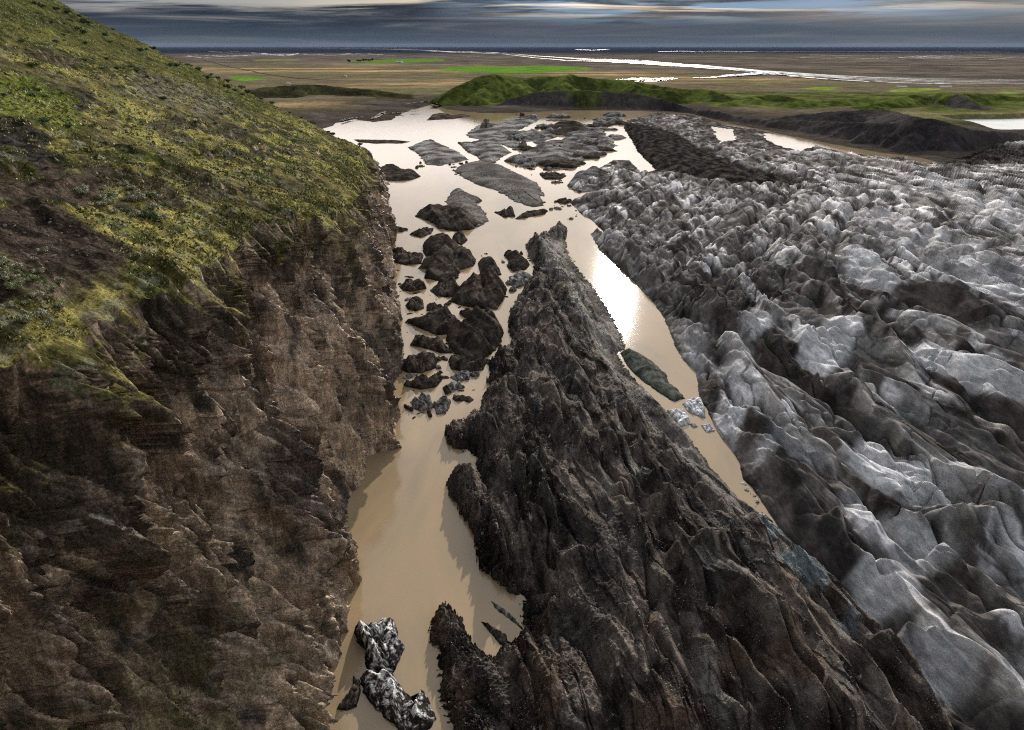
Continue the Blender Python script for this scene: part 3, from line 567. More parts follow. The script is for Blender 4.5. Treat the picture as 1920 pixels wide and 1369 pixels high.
def ice_heights(X, Y, dT, dG):
    """height, and the fields the colour is mixed from"""
    c0 = X + 105 * (1 - np.exp(-Y / 300.0))
    wx = 6 * n2(X / 90, Y / 150, 60) + 1.6 * n2(X / 26, Y / 50, 61) + 0.35 * n2(X / 7, Y / 14, 62)
    c = c0 + wx; a = Y + 6 * n2(X / 40, Y / 60, 63)
    al = np.where(Y < 180, Y / 2.6, 180 / 2.6 + (Y - 180) * (1 / 2.6 + (1 - 1 / 2.6) * ss(180, 420, Y)))     # long near shapes, squarer far ones
    al = al + 2.0 * n2(X / 12, Y / 20, 59)
    big = n2(c / 24, al / 90, 64); med = n2(c / 9, al / 45, 65)
    fk0 = ss(180, 400, Y)
    F1, F2, ID = worley(c / 15, al / (60 - 20 * fk0), 1); e1 = F2 - F1
    fk = ss(180, 400, Y)
    g1, g2_, ID2 = worley((c + 0.5 * fk * al) / 7.5, (al - 0.15 * c * fk) / 16, 2); e2 = g2_ - g1
    env = np.clip(0.75 + 0.9 * n2(X / 40, Y / 70, 74), 0.15, 1.4); env2 = np.clip(0.55 + 1.6 * n2(X / 18, Y / 35, 75), 0, 1.2)
    p1 = saw(c / 19 + 0.35 * n2(c / 30, al / 60, 76), 0.70); p2 = saw(c / 7.1 + 0.45 * n2(c / 14, al / 30, 77), 0.68)
    hb = 1.6 * (1 - 2 * np.abs(big)) + (3.9 - 1.6 * fk) * p1 * env + (1.5 - 0.4 * fk) * p2 * env2 - 1.2
    kx = (X * 173 - Y * 127) / 215.0; wB = ss(0.50, 0.34, X / np.maximum(Y, 1) + 0.06 * n2(X / 60, Y / 60, 57)) * ss(220, 300, Y)
    jag_ = 0.05 * n2(X / 3.5, Y / 4.5, 49)
    hb = hb * (1 - 0.65 * wB) + wB * (2.9 * pil(kx / 24 + 0.38 * n2(X / 45, Y / 60, 58) + 0.10 * n2(X / 12, Y / 14, 54) + jag_) * (0.7 + 0.6 * n2(X / 30, Y / 30, 48)) + 1.0 * pil(kx / 7.6 + 0.5 * n2(X / 25, Y / 30, 53) + 2 * jag_, 4) * env2 + 1.0 * saw(kx / 24 + 0.38 * n2(X / 45, Y / 60, 58), 0.35) - 1.4)
    hb = hb + (1 - wB) * fk * (2.3 * pil(c / 15 + 0.28 * n2(X / 30, Y / 60, 52) + jag_) + 0.8 * pil(c / 4.8 + 0.3 * n2(X / 15, Y / 30, 51) + 2 * jag_, 4) * env2 - 1.2)
    hb = hb + (1 - .45 * fk) * (1.5 * (1 - np.exp(-e1 * 12)) + 1.2 * (R1[ID] - .5) * np.minimum(1, e1 * 8)) + (1 - .8 * fk) * (0.7 * (1 - np.exp(-e2 * 14)) + 1.0 * (R2[ID2] - .5) * np.minimum(1, e2 * 8)) - 2.6
    hb = hb + 0.22 * n2(c / 1.6, a / 26, 66) + 0.30 * fbm2(c / 5, al / 9, 3, 67) + 0.10 * n2(c / 0.8, a / 9, 69) * ss(260, 120, Y)
    k1, k2, _i = worley((c + 0.8 * n2(X / 5, Y / 9, 55)) / 3.8, (al + 1.5 * n2(X / 6, Y / 6, 56)) / 9, 7); e3_ = k2 - k1
    hb = hb + (0.55 * (1 - np.exp(-e3_ * 8)) + 0.9 * (R1[_i] - .5) * np.minimum(1, e3_ * 12)) * ss(300, 170, Y)
    perp = (X * 127 + Y * 173) / 215.0; wdt = np.maximum(0.45, Y * 0.0026)
    q1 = 0.25 * n2(X / 5, Y / 7, 45)
    KA = crack(c / 15 + q1 * .5, al / 75, 15, wdt * 1.2, 140); KB = crack(c / 6.5 + q1, al / 42 + 3, 6.5, wdt * .7, 141) * ss(-.25, .1, n2(X / 25, Y / 40, 142))
    KC = crack(kx / 15 + q1 * .6, perp / 75, 15, wdt * 1.3, 143) * ss(0.1, .6, wB); KD = crack(kx / 7 + q1, perp / 40, 7, wdt * .8, 144) * ss(.1, .6, wB)
    KE = crack(al / 13 + q1, c / 34, 13 * np.where(Y < 200, 2.6, 1.4), wdt * .8, 145) * ss(-.05, .15, n2(X / 30, Y / 45, 146))
    CR = np.maximum.reduce([KA, KB * .7, KC, KD * .75, KE * .6]); hb = hb - (3.0 - 1.1 * ss(200, 380, Y)) * CR + 0.6
    fa, fe, fi = facets(c / 10 + .2 * q1, al / 26 + .3 * q1, 21); fb, fbe, fbi = facets((c + .3 * al) / 4.2 + .3 * q1, al / 9, 22)
    hb = hb + 2.7 * fa * np.minimum(1, fe * 3.5) * (1 - .4 * fk) + 1.0 * fb * np.minimum(1, fbe * 3) * (1 - .8 * fk)
    far = ss(450, 800, Y)
    hb = hb * (1 - 0.35 * far) + far * (1.8 * n2(c / 34, a / 34, 71) + 0.8 * rid2(c / 16, a / 30, 72))
    hG = 7.5 * (1 - np.exp(-np.maximum(dG, 0) / 7.0)) + 5.5 * ss(0, 110, dG) - 6.5 * ss(480, 750, Y) * ss(900, 300, X)
    shore = ss(0, 9, dG); hg = hG + hb * (0.25 + 0.75 * shore)
    # debris covered tongue: rougher, torn along the flow
    wq = 0.28 * n2(X / 16, Y / 40, 80) + 0.07 * n2(X / 4, Y / 9, 79)
    e3 = np.clip(0.65 + 1.2 * n2(X / 22, Y / 50, 78), 0.1, 1.3); e4 = np.clip(0.5 + 1.5 * n2(X / 11, Y / 24, 73), 0, 1.3)
    t1, t2_, tid = worley((c - .05 * a) / 7.5 + wq, al / 20, 8); et = t2_ - t1; u1, u2_, uid = worley((c - .12 * a) / 2.7 + 2 * wq, al / 6.5, 9); eu = u2_ - u1
    rt = 3.0 * saw(c / 16 + wq, 0.66) * e3 + 1.5 * saw((c - .16 * a) / 8.3 + 1.3 * wq, 0.35) * e3 + 0.8 * saw((c + .05 * a) / 3.9 + 1.6 * wq, 0.62) * e4 - 1.6
    rt = rt + 1.3 * (1 - np.exp(-et * 6)) + 1.7 * (R1[tid] - .5) * np.minimum(1, et * 5) + 0.5 * (1 - np.exp(-eu * 6)) + 0.8 * (R2[uid] - .5) * np.minimum(1, eu * 5)
    ta, te_, ti_ = facets((c - .1 * a) / 5.5 + wq, al / 13, 23); tb_, _q, _w = facets((c + .1 * a) / 2.2 + wq, al / 4.5, 24)
    rt = rt + 4.2 * ta + 1.7 * tb_
    rt = rt + 0.5 * fbm2(X / 10, Y / 20, 3, 88) + 0.35 * saw((c - .35 * a) / 1.9 + 2.2 * wq, 0.35) * (0.2 + 0.8 * e4) + 0.16 * fbm2(X / 0.9, Y / 1.3, 2, 86)
    rt = rt * (0.46 - 0.12 * ss(150, 260, Y)) + 2.0 * saw(c / 20 + 0.6 * wq + .3, 0.7) * (1 - .5 * ss(150, 260, Y)) + 0.9 * pil((c - .08 * a) / 8 + wq, 5) * e3 - 2.6 * np.maximum(KA, .7 * crack((c - .06 * a) / 9 + wq, al / 55, 9, 0.45, 147)) + 0.5 + 0.5 * fbm2(X / 5, Y / 8, 3, 50)
    hT = 5.2 * (1 - np.exp(-np.maximum(dT, 0) / 3.0)) + 4.5 * ss(0, 26, dT) * ss(420, 230, Y); ht = hT + rt * (0.35 + 0.65 * ss(0, 5, dT))
    return hg, ht, c, a, big, med, e1, e2, ID, ID2, e3_, _i, al, tid, uid, CR, fi, fe, fbi
def build_ice():
    rows = np.r_[np.linspace(2600, 1530, 160), np.linspace(1520, 203, 1180)]; cols = np.linspace(-0.16, 1.02, 1330)
    v = (684.5 - rows) / 684.5 * TY; f = CP + v * SP; d = SP - v * CP; t = (CAM_H - 5) / d
    X = (cols[None, :] * t[:, None]); Y = np.repeat((f * t)[:, None], len(cols), 1)
    sc_ = np.clip(Y / 200, 0.5, 4)
    jag = sc_ * (1.1 * n2(X / 3, Y / 4, 91) + 0.8 * n2(X / 1.0, Y / 1.3, 92)) * 0.6
    dT = sdf(X, Y, TONGUE_W) + jag * 1.0 + ss(60, 30, X) * (1.0 * rid2(X / 2.3, Y / 1.5, 94) + 0.7 * rid2(X / 0.9, Y / 0.7, 93) - .5); dG = sdf(X, Y, GLAC_W) + jag * 0.45
    for P_ in POND: dG = np.minimum(dG, -(sdf(X, Y, P_) + 7 * fbm2(X / 16, Y / 24, 4, 98)))
    hg, ht, c, a, big, med, e1, e2, ID, ID2, e3, ID3, al, tid, uid, CR, fi, fe, fbi = ice_heights(X, Y, dT, dG)
    rsd = seg_dist(X, Y, TONGUE_W[56:])[0]; rk = ss(110, 150, Y); ht = ht * (1 - rk * 0.72 * ss(17, 0, rsd))
    wv = 1.8 * n2(X / 9, Y / 14, 95) + 0.8 * n2(X / 3.5, Y / 5, 96)
    add = np.zeros(X.shape); vmask = np.zeros(X.shape)
    for pts, z, amp, hw in RIDGES:
        D, T = seg_dist(X + .45 * wv, Y + .45 * wv, GP(pts, z)); k = np.clip(1 - D / hw, 0, 1) ** 1.25 * ss(0, .08, T) * ss(1, .92, T)
        add = np.maximum(add, amp * k)
    sub = np.zeros(X.shape)
    for pts, z, amp, hw in VALLEYS:
        D, T = seg_dist(X + wv, Y + wv, GP(pts, z)); k = np.clip(1 - D / hw, 0, 1) ** 1.1 * ss(0, .08, T) * ss(1, .92, T)
        sub = np.maximum(sub, amp * k); vmask = np.maximum(vmask, k)
    hg = hg + (add * 1.25 - sub) * ss(0, 6, dG); ht = ht + (add * 1.05 - sub * 0.95) * ss(0, 4, dT)
    # the dark gravel ridge at the far side
    dk = sdf(X + 3 * wv, Y + 3 * wv, GP(DARKS[0][0], 4)); hg = hg * (1 - 0.6 * ss(-4, 10, dk)) + 4.5 * ss(-4, 24, dk) * (1 + 0.12 * rid2(X / 16, Y / 26, 97))
    useT = dT * 1.0 > dG; h = np.where(useT, ht, hg); dd = np.maximum(dT, dG)
    h = np.maximum(h, 0.25 * ss(0, 1.5, dd)); h = np.where(dd < 0, np.maximum(dd * 1.6, -5) - 0.05, h)
    # ---- colour
    n_a = n2(c / 8, al / 40, 100); n_b = n2(c / 30, al / 80, 101); n_c = fbm2(X / 7, Y / 12, 4, 102); cell = R1[ID]; cell2 = R2[ID2]
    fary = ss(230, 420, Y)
    light = lerpc((0.19, 0.185, 0.18), (0.72, 0.72, 0.73), ss(-0.3, 0.5, n_c + 0.9 * (cell - .5) + 0.5 * (cell2 - .5) + 0.6 * (R2[ID3] - .5) * (1 - fary)))
    streak = np.maximum(ss(.30, .46, n2(c / 1.3, al / 22, 160)), crack(c / 5.2 + .3 * n_c, al / 60, 5.2, 0.35, 161)) * ss(-.3, .15, n_b + n_a) * (1 - fary)
    light = light * (0.78 + 0.44 * R1[(fi * 3 + 5) & 4095])[..., None] * (0.88 + 0.24 * R2[(fbi * 3 + 5) & 4095])[..., None]
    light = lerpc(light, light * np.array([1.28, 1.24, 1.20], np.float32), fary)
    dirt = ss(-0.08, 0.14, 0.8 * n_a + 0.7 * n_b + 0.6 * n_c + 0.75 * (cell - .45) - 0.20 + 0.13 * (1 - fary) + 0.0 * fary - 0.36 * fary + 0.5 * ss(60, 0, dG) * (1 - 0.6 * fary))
    thin = ss(0.14, 0.0, e1) * 0.7; thin2 = ss(0.16, 0.0, e2) * 0.5 * (1 - fary)
    stripes = ss(0.1, 0.5, n2(c / 2.2, a / 26, 105) + 0.5 * n_c) * 0.65
    dirt = np.clip(np.maximum.reduce([dirt * 0.94, CR * 0.95, streak * 0.9, ss(0.05, 0.0, fe) * 0.6 * (1 - fary), ss(0.11, 0.02, e3) * 0.85 * ss(300, 170, Y), ss(0.24, 0.40, fbm2(c / 2.5, al / 9, 4, 118) + 0.25 * n_b) * 0.75, thin, thin2, stripes * (0.6 + 0.4 * fary), ss(0.1, 0.9, vmask) * 0.7]), 0, 1)
    for pts, z, k, sf, _ in DARKS:
        s_ = sdf(X + wv, Y + wv, GP(pts, z)); dirt = np.maximum(dirt, k * ss(-sf, sf, s_ + 2 * n_c * sf))
    for pts, z, k in LIGHTS:
        s_ = sdf(X + wv * .6, Y + wv * .6, GP(pts, z)); lm = k * ss(-1.5, 2.5, s_ + 2.5 * n_c); dirt = dirt * (1 - 0.85 * lm); light = lerpc(light, (0.56, 0.565, 0.585), 0.6 * lm)
    dcol = lerpc((0.018, 0.015, 0.0135), (0.075, 0.063, 0.054), ss(-0.3, 0.4, n_c))
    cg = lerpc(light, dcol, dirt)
    for di in (0, 5):
        gm = ss(-DARKS[di][3], DARKS[di][3], sdf(X + wv, Y + wv, GP(DARKS[di][0], DARKS[di][1])) + 2 * n_c * DARKS[di][3]); cg = lerpc(cg, lerpc((0.010, 0.0095, 0.009), (0.040, 0.036, 0.033), ss(-.3, .4, n_c)), gm * (0.96 - 0.5 * ss(0.05, 0.35, n_c + 0.5 * n_a)))
    ridge_l = ss(0.62, 0.95, np.clip(add / 4.0, 0, 1)) * ss(-0.2, 0.3, n_c)
    cg = lerpc(cg, (0.50, 0.48, 0.45), 0.55 * ridge_l * (1 - ss(0.6, 1, vmask)))
    tb = fbm2(X / 5, Y / 8, 4, 110); tt = n2(X / 20, Y / 30, 111)
    ct = lerpc((0.040, 0.033, 0.029), (0.160, 0.132, 0.113), ss(-0.4, 0.45, tb + 0.5 * tt + 0.5 * (R1[tid] - .5) + 0.3 * (R2[uid] - .5)))
    ct = lerpc(ct, (0.17, 0.145, 0.12), 0.75 * ss(0.25, 0.8, add / 4.0) * ss(-0.4, 0.3, tb))
    rightside = ss(0, 22, seg_dist(X, Y, TONGUE_W[50 + 4:])[0])   # distance from the channel bank
    bank = (1 - rightside) * (X > -5) * ss(90, 130, Y)
    ct = lerpc(ct, lerpc((0.10, 0.09, 0.08), (0.26, 0.24, 0.22), ss(-0.2, 0.5, n_c + n_a)), 0.75 * bank)
    smooth_top = ss(340, 420, Y) * 0.6; ct = lerpc(ct, (0.15, 0.135, 0.12), smooth_top)
    slate = ss(0.05, 0.3, n2(c / 9, a / 22, 112) + .3 * tb); ct = lerpc(ct, lerpc((0.024, 0.0235, 0.0235), (0.062, 0.061, 0.060), ss(-.3, .3, tb)), 0.7 * slate)
    ct = lerpc(ct, (0.15, 0.10, 0.07), 0.5 * ss(0.2, 0.5, n2(X / 8, Y / 10, 113) + .2 * tb) * ss(120, 85, Y))
    for pts, z, k in T_LIGHTS:
        ct = lerpc(ct, lerpc((0.13, 0.12, 0.105), (0.26, 0.245, 0.22), ss(-.3, .3, n_c)), k * ss(-1.0, 1.5, sdf(X + wv * .5, Y + wv * .5, GP(pts, z)) + 1.5 * tb))
    white = ss(0.42, 0.5, fbm2(X / 1.4, Y / 2.0, 3, 115)) * ss(.05, .3, n2(X / 12, Y / 16, 116)); ct = lerpc(ct, (0.42, 0.39, 0.36), white * 0.8)
    blue = sdf(X, Y, GP([(1405, 955), (1450, 985), (1500, 1040), (1530, 1090), (1600, 1200), (1590, 1240), (1520, 1150), (1460, 1070), (1420, 1010)], 4))
    ct = lerpc(ct, (0.20, 0.25, 0.27), 0.8 * ss(-1.5, 1.5, blue + 1.5 * n_c) * ss(-.3, .2, tb))
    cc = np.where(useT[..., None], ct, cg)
    wet = ss(0.9, 0.0, h) * (dd > 0); cc = cc * (1 - 0.45 * wet[..., None])
    V = np.stack([X, Y, h], -1).reshape(-1, 3); C = cc.reshape(-1, 3)
    vis = h > -3.5
    kf = vis[:-1, :-1] | vis[1:, 1:] | vis[:-1, 1:] | vis[1:, :-1]
    uT = useT[:-1, :-1]
    for name, m_, mat in (('glacier', kf & ~uT, M_GLACIER), ('debris_covered_ice', kf & uT, M_DEBRIS)):
        v_, f_, c_ = compact(V, grid_faces(*X.shape, keep=m_), C)
        tag(make_mesh(name, v_, f_, mat, c_), kind='structure')
    # grit and small stones lying on the dark ice
    r_ = np.random.RandomState(8); idx = np.flatnonzero((useT & (h > 0.8) & (Y < 420) & (n2(X / 5, Y / 7, 130) > -0.05)).ravel()); n = 26000; P = V[r_.choice(idx, n)] + r_.randn(n, 3) * [.1, .1, 0]
    sz = (0.05 + 0.16 * r_.rand(n) ** 3) * np.clip(P[:, 1] / 110, .8, 2.6)
    oct_ = np.array([(1, 0, 0), (0, 1, 0), (-1, 0, 0), (0, -1, 0), (0, 0, .8), (0, 0, -.6)], float); R_ = r_.randn(n, 6, 3) * .22 + oct_[None]
    VV = (P[:, None, :] + R_ * sz[:, None, None]).reshape(-1, 3); tri_ = np.array([(0, 1, 4), (1, 2, 4), (2, 3, 4), (3, 0, 4), (1, 0, 5), (2, 1, 5), (3, 2, 5), (0, 3, 5)])
    FF = (tri_[None] + 6 * np.arange(n)[:, None, None]).reshape(-1, 3); CC = np.repeat(lerpc((0.05, 0.042, 0.036), (0.30, 0.27, 0.24), r_.rand(n) ** 2.2), 6, 0)
    gm_, gp_ = new_mat('grit'); setin(gp_, 'Base Color', vcol().outputs[0]); setin(gp_, 'Roughness', 0.8); setin(gp_, 'Specular IOR Level', 0.1)
    tag(make_mesh('loose_stones', VV, FF, gm_, CC, smooth=False), kind='stuff')
build_ice()

# ------------------------------------------------------------------ the cliff and the mossy hillside above it
BASE_PX = [(585, 1369), (612, 1310), (640, 1240), (650, 1180), (656, 1120), (665, 1060), (660, 1010), (668, 960), (672, 915), (688, 888), (686, 866), (700, 852), (735, 842), (743, 825),
           (741, 785), (746, 760), (748, 700), (742, 645), (752, 605), (748, 560), (742, 520), (738, 480), (735, 440), (728, 400), (720, 360), (714, 332)]
def build_cliff():
    B = [(-27, -30), (-27, 10), (-29, 40), (-31, 62)] + [G(*q) for q in BASE_PX] + [(-122, 628), (-150, 668), (-215, 700), (-330, 720), (-520, 730)]
    B = np.array(B); ln = np.r_[0, np.cumsum(np.hypot(*np.diff(B, axis=0).T))]
    # fine samples, spaced by distance from the camera
    s = np.linspace(0, ln[-1], 6000); bx = np.interp(s, ln, B[:, 0]); by = np.interp(s, ln, B[:, 1])
    dens = 1 / np.maximum(np.hypot(bx, by), 45); cum = np.r_[0, np.cumsum((dens[1:] + dens[:-1]) / 2 * np.diff(s))]
    NS = 1650; S = np.interp(np.linspace(0, cum[-1], NS), cum, s); bx = np.interp(S, ln, B[:, 0]); by = np.interp(S, ln, B[:, 1])
    # where the cliff is going: a smoothed base line gives the outward direction
    k = 25; pad = lambda q: np.convolve(np.pad(q, k, mode='edge'), np.ones(2 * k + 1) / (2 * k + 1), 'valid')
    smx, smy = pad(bx), pad(by)
    k = 60; tx, ty = np.gradient(pad(smx)), np.gradient(pad(smy)); l = np.hypot(tx, ty); ox, oy = ty / l, -tx / l     # outward, towards the water
    zr = np.interp(by, [-30, 0, 55, 120, 178, 186, 205, 250, 350, 450, 540, 600, 650, 730], [84, 80, 74, 65, 60, 57, 51, 46, 39, 33, 28, 23, 19, 16])
    dx = np.interp(by, [-30, 0, 55, 120, 183, 205, 250, 350, 540, 600, 730], [16, 16, 15.5, 18, 22, 17, 15, 13, 10, 12, 20])
    zr0, dx0 = zr.copy(), dx.copy()
    zr = zr + 3.5 * fbm2(S / 22, S * 0, 4, 200) * ss(700, 300, S) + 1.2 * n2(S / 3.0, S * 0 + 7, 204)
    dx = dx + 3.0 * fbm2(S / 14, S * 0 + 4, 3, 206)
    # face
    nf = 640; q = np.linspace(-0.06, 1, nf)
    Q, _ = np.meshgrid(q, S, indexing='ij'); off = dx[None, :] * np.sign(Q) * np.abs(Q) ** 1.15
    wgt = np.clip(Q, 0, 1) * 0.7
    FX = (bx[None, :] * (1 - wgt) + smx[None, :] * wgt) - ox[None, :] * off
    FY = (by[None, :] * (1 - wgt) + smy[None, :] * wgt) - oy[None, :] * off
    FZ = zr[None, :] * Q
    # hillside, rising to the left
    nh = 620; r = np.linspace(0, 1, nh)[1:] ; rr = 330 * (0.12 * r + 0.88 * r ** 2.4)
    R, _ = np.meshgrid(rr, S, indexing='ij')
    # direction swings to straight left so the spur closes the skyline
    hx = np.where(by < 560, -1.0, -1.0); dirx = -ox * 0.5 + hx * 0.5; diry = -oy * 0.5 + 0.0; l = np.hypot(dirx, diry); dirx, diry = dirx / l, diry / l
    t7 = ss(600, 690, by)
    dirx = dirx * (1 - t7) + -0.86 * t7; diry = diry * (1 - t7) - 0.5 * t7
    topx, topy = FX[-1], FY[-1]
    kk = np.exp(-R / 5.0); tsx = pad(smx - ox * dx0); tsy = pad(smy - oy * dx0)
    HX = topx[None, :] * kk + tsx[None, :] * (1 - kk) + dirx[None, :] * R; HY = topy[None, :] * kk + tsy[None, :] * (1 - kk) + diry[None, :] * R
    slope = np.interp(by, [0, 60, 150, 300, 450, 600], [0.42, 0.42, 0.44, 0.48, 0.50, 0.51])
    HZ = zr[None, :] * kk + pad(zr0)[None, :] * (1 - kk) + slope[None, :] * R + 1.5 * (1 - np.exp(-R / 2.0))
    HZ = HZ - ss(640, 760, HY) * 0.0
    spur = ss(585, 735, HY); HZ = HZ * (1 - spur * 0.55)
    X = np.vstack([FX, HX]); Y = np.vstack([FY, HY]); Z = np.vstack([FZ, HZ])
    onface = np.vstack([np.ones_like(FX), np.zeros_like(HX)])
    blend = np.vstack([np.clip((1 - Q) / 0.10, 0, 1), 0 * HX])          # 1 on the face, 0 on the hill
    SS = np.repeat(S[None, :], X.shape[0], 0)
    # ---- displacement of the face along the outward normal
    sh = SS + 0.10 * Z
    w1 = 3.0 * n3(X / 20, Y / 20, Z / 30, 210); sw = sh + w1
    w2 = 0.9 * n3(X / 5, Y / 5, Z / 10, 221); w3_ = 0.35 * n3(X / 1.6, Y / 1.6, Z / 3.2, 222)
    A1, A2, ia = worley(sw / 8.5, (Z + 2 * w1) / 75 + 2, 5); ea = A2 - A1
    B1, B2, ib = worley((sw + w2) / 3.3, (Z + 2 * w2) / 17 + 9, 6); eb = B2 - B1
    C1, C2, ic = worley((sw + w2 + w3_ + .12 * Z) / 1.25, (Z + 2 * w3_) / 7.0 + 30, 7); ec = C2 - C1
    D1, D2, idd = worley((sw + w2 + 2 * w3_) / 0.55, (Z + w3_) / 1.25 + 60, 11); ed = D2 - D1
    ribs = 6.0 * (rid2(sw / 26, Z / 160, 211) - .3) + 3.0 * (1 - np.exp(-ea * 4)) + 3.2 * (R1[ia] - .5) * np.minimum(1, ea * 6) + 1.7 * (1 - np.exp(-eb * 5)) + 2.0 * (R2[ib] - .5) * np.minimum(1, eb * 6) - 4.2
    fis = np.maximum.reduce([crack(sw / 9, Z / 80, 9, 0.55, 150), 0.6 * crack((sw + w2) / 4.2, Z / 34, 4.2, 0.32, 151), 0.35 * crack((sw + w2) / 2.0, Z / 12, 2.0, 0.2, 152), .35 * crack(Z / 9 + w2 * .2, sw / 16, 9, 0.3, 153)])
    ribs = ribs - 3.2 * fis
    crag = 0.55 * (1 - np.exp(-ec * 6)) + 0.95 * (R1[ic] - .5) * np.minimum(1, ec * 6) + 0.34 * (R2[idd] - .5) + 0.12 * ed
    pa, _a, _b = facets((sw + w2) / 6.0, (Z + w2) / 24 + 3, 31); pb, _a, _b = facets((sw + w2 + .06 * Z) / 2.1, (Z + w2) / 16 + 5, 32); pc, _a, _b = facets((sw + w3_ - .05 * Z) / 0.9, (Z + w3_) / 5.0 + 5, 33)
    ribs = ribs + 3.4 * pa; crag = crag * 0.7 + 1.7 * pb + 0.75 * pc
    crag = crag + 1.2 * fbm3(X / 8, Y / 8, Z / 14, 2, 214) + 0.18 * rid3(X / 0.8, Y / 0.8, Z / 1.6, 218) + 0.10 * rid3(X / 0.35, Y / 0.35, Z / 0.6, 219) - .3
    IA, IB, IC, IDD = ia, ib, ic, idd; IA = IA + 0
    # pillar and the deep gully beside it
    def at_px(px, py):
        u, f_, d_ = ray(px, py); t_ = 50.0 / (-u + 0.21 * d_ + 1e-6) if False else None
        # face plane X = -31 - 0.21 z
        t_ = (31 + 0.21 * CAM_H) / (-u + 0.21 * d_); return f_ * t_, CAM_H - d_ * t_
    def line(pxs): return np.array([at_px(*p) for p in pxs])
    feat = np.zeros(X.shape); fm = blend > 0
    yy = Y[fm] + 0.8 * n2(Y[fm] / 3, Z[fm] / 5, 230); zz_ = Z[fm] + 0.8 * n2(Y[fm] / 3, Z[fm] / 5, 231); acc = np.zeros(yy.shape)
    for pxs, amp, hw in ((([(425, 860), (432, 960), (440, 1080), (455, 1200), (480, 1369)]), -5.0, 2.6), (([(500, 850), (510, 960), (530, 1080), (550, 1200), (580, 1369)]), 3.5, 6.5),
                         (([(318, 425), (345, 480), (375, 560), (400, 650)]), -3.0, 2.0), (([(430, 420), (470, 520), (520, 640), (560, 760), (610, 900)]), -2.4, 3.0),
                         (([(515, 400), (530, 480), (545, 560), (570, 650)]), 2.6, 4.0), (([(545, 400), (560, 470), (620, 640), (650, 780), (680, 880)]), -3.2, 3.2),
                         (([(250, 560), (330, 680), (400, 800)]), 2.0, 4.0), (([(100, 700), (160, 860), (230, 1020)]), 1.8, 4.0), (([(0, 1250), (60, 1260), (130, 1320), (170, 1400)]), -4.0, 4.5)):
        D, T = seg_dist(yy, zz_, line(pxs)); acc = acc + 1.7 * amp * np.clip(1 - D / hw, 0, 1) ** 0.8
    feat[fm] = acc
    disp = (ribs + crag + feat) * blend
    disp = disp * (0.35 + 0.65 * ss(-2, 12, Z)) 
    X = X + ox[None, :] * disp; Y = Y + oy[None, :] * disp
    # ---- hill relief
    hm = 1 - blend
    led = n2(X / 40, Y / 70, 240); zt = Z + 5 * led + 0.05 * Y
    step = 3.4; fr = (zt / step + 0.3 * n2(X / 9, Y / 12, 239)) % 1.0; terr = (ss(0.0, 0.28, fr) - fr) * 1.7
    tmask = ss(0.02, 0.3, n2(X / 30, Y / 45, 241)) * 0.9
    rough = 3.0 * fbm3(X / 26, Y / 30, Z / 26, 2, 242) + 0.55 * fbm3(X / 7, Y / 8, Z / 7, 2, 246) + 1.0 * (0.35 - np.abs(n3(X / 3.6, Y / 4.2, Z / 3.6, 244))) + 0.30 * (0.35 - np.abs(n3(X / 1.3, Y / 1.5, Z / 1.3, 245))) + 0.30 * fbm3(X / 1.7, Y / 1.9, Z / 1.7, 3, 247)
    outc = ss(0.25, 0.5, n2(X / 14, Y / 17, 250)) * ss(170, 60, np.abs(Y - 90)); 
    rimfade = np.vstack([np.zeros_like(FX), ss(0, 5, R)])
    far_k = np.clip(np.hypot(X, Y) / 150, .6, 2.0)
    Z = Z + (rough * (0.35 + 0.65 * rimfade) + terr * tmask * rimfade * far_k * 0.6 + outc * 1.6 * rimfade) * hm
    # ---- colour
    e1_ = np.stack([np.gradient(X, axis=0), np.gradient(Y, axis=0), np.gradient(Z, axis=0)], -1); e2_ = np.stack([np.gradient(X, axis=1), np.gradient(Y, axis=1), np.gradient(Z, axis=1)], -1)
    nrm = np.cross(e1_, e2_); nzv = np.abs(nrm[..., 2]) / (np.linalg.norm(nrm, axis=-1) + 1e-9)
    ncol = fbm3(X / 9, Y / 9, Z / 18, 4, 260); nd = fbm3(X / 3, Y / 3, Z / 6, 3, 264); no = n3(X / 14, Y / 14, Z / 20, 268)
    rock = lerpc((0.080, 0.064, 0.051), (0.46, 0.355, 0.26), ss(-0.4, 0.5, ncol + 0.45 * (R2[IA] - .5) + 0.5 * (R1[IB] - .5) + 0.5 * (R2[IC] - .5) + 0.35 * (R1[IDD] - .5)))
    rock = lerpc(rock, (0.34, 0.30, 0.25), 0.75 * (R2[(IDD * 7 + 3) & 4095] > 0.955) * ss(-.2, .3, nd + .2))
    rock = lerpc(rock, (0.24, 0.165, 0.105), 0.75 * ss(0.10, 0.5, no + 0.5 * nd) * ss(20, 60, Y))
    rock = lerpc(rock, (0.080, 0.052, 0.048), 0.40 * ss(0.15, 0.5, n3(X / 11, Y / 11, Z / 25, 270)))
    rock = lerpc(rock, (0.27, 0.245, 0.21), 0.7 * ss(0.30, 0.5, nd + 0.4 * ncol))
    rock = lerpc(rock, (0.030, 0.027, 0.026), 0.8 * ss(0.10, 0.35, fbm3(X / 4, Y / 4, Z / 10, 3, 272)))
    rock = lerpc(rock, (0.10, 0.10, 0.035), 0.6 * ss(0.05, 0.45, n3(X / 6, Y / 6, Z / 6, 271) + 0.2) * ss(90, 50, Y) * ss(65, 20, Z) * blend)
    mossA = lerpc((0.048, 0.046, 0.018), (0.29, 0.255, 0.080), ss(-0.30, 0.30, fbm3(X / 6, Y / 8, Z / 6, 4, 280) + 0.5 * n2(X / 30, Y / 40, 279)))
    green = (0.055, 0.085, 0.022); mossA = lerpc(mossA, green, 0.5 * ss(0.05, 0.4, n3(X / 9, Y / 13, Z / 9, 284)))
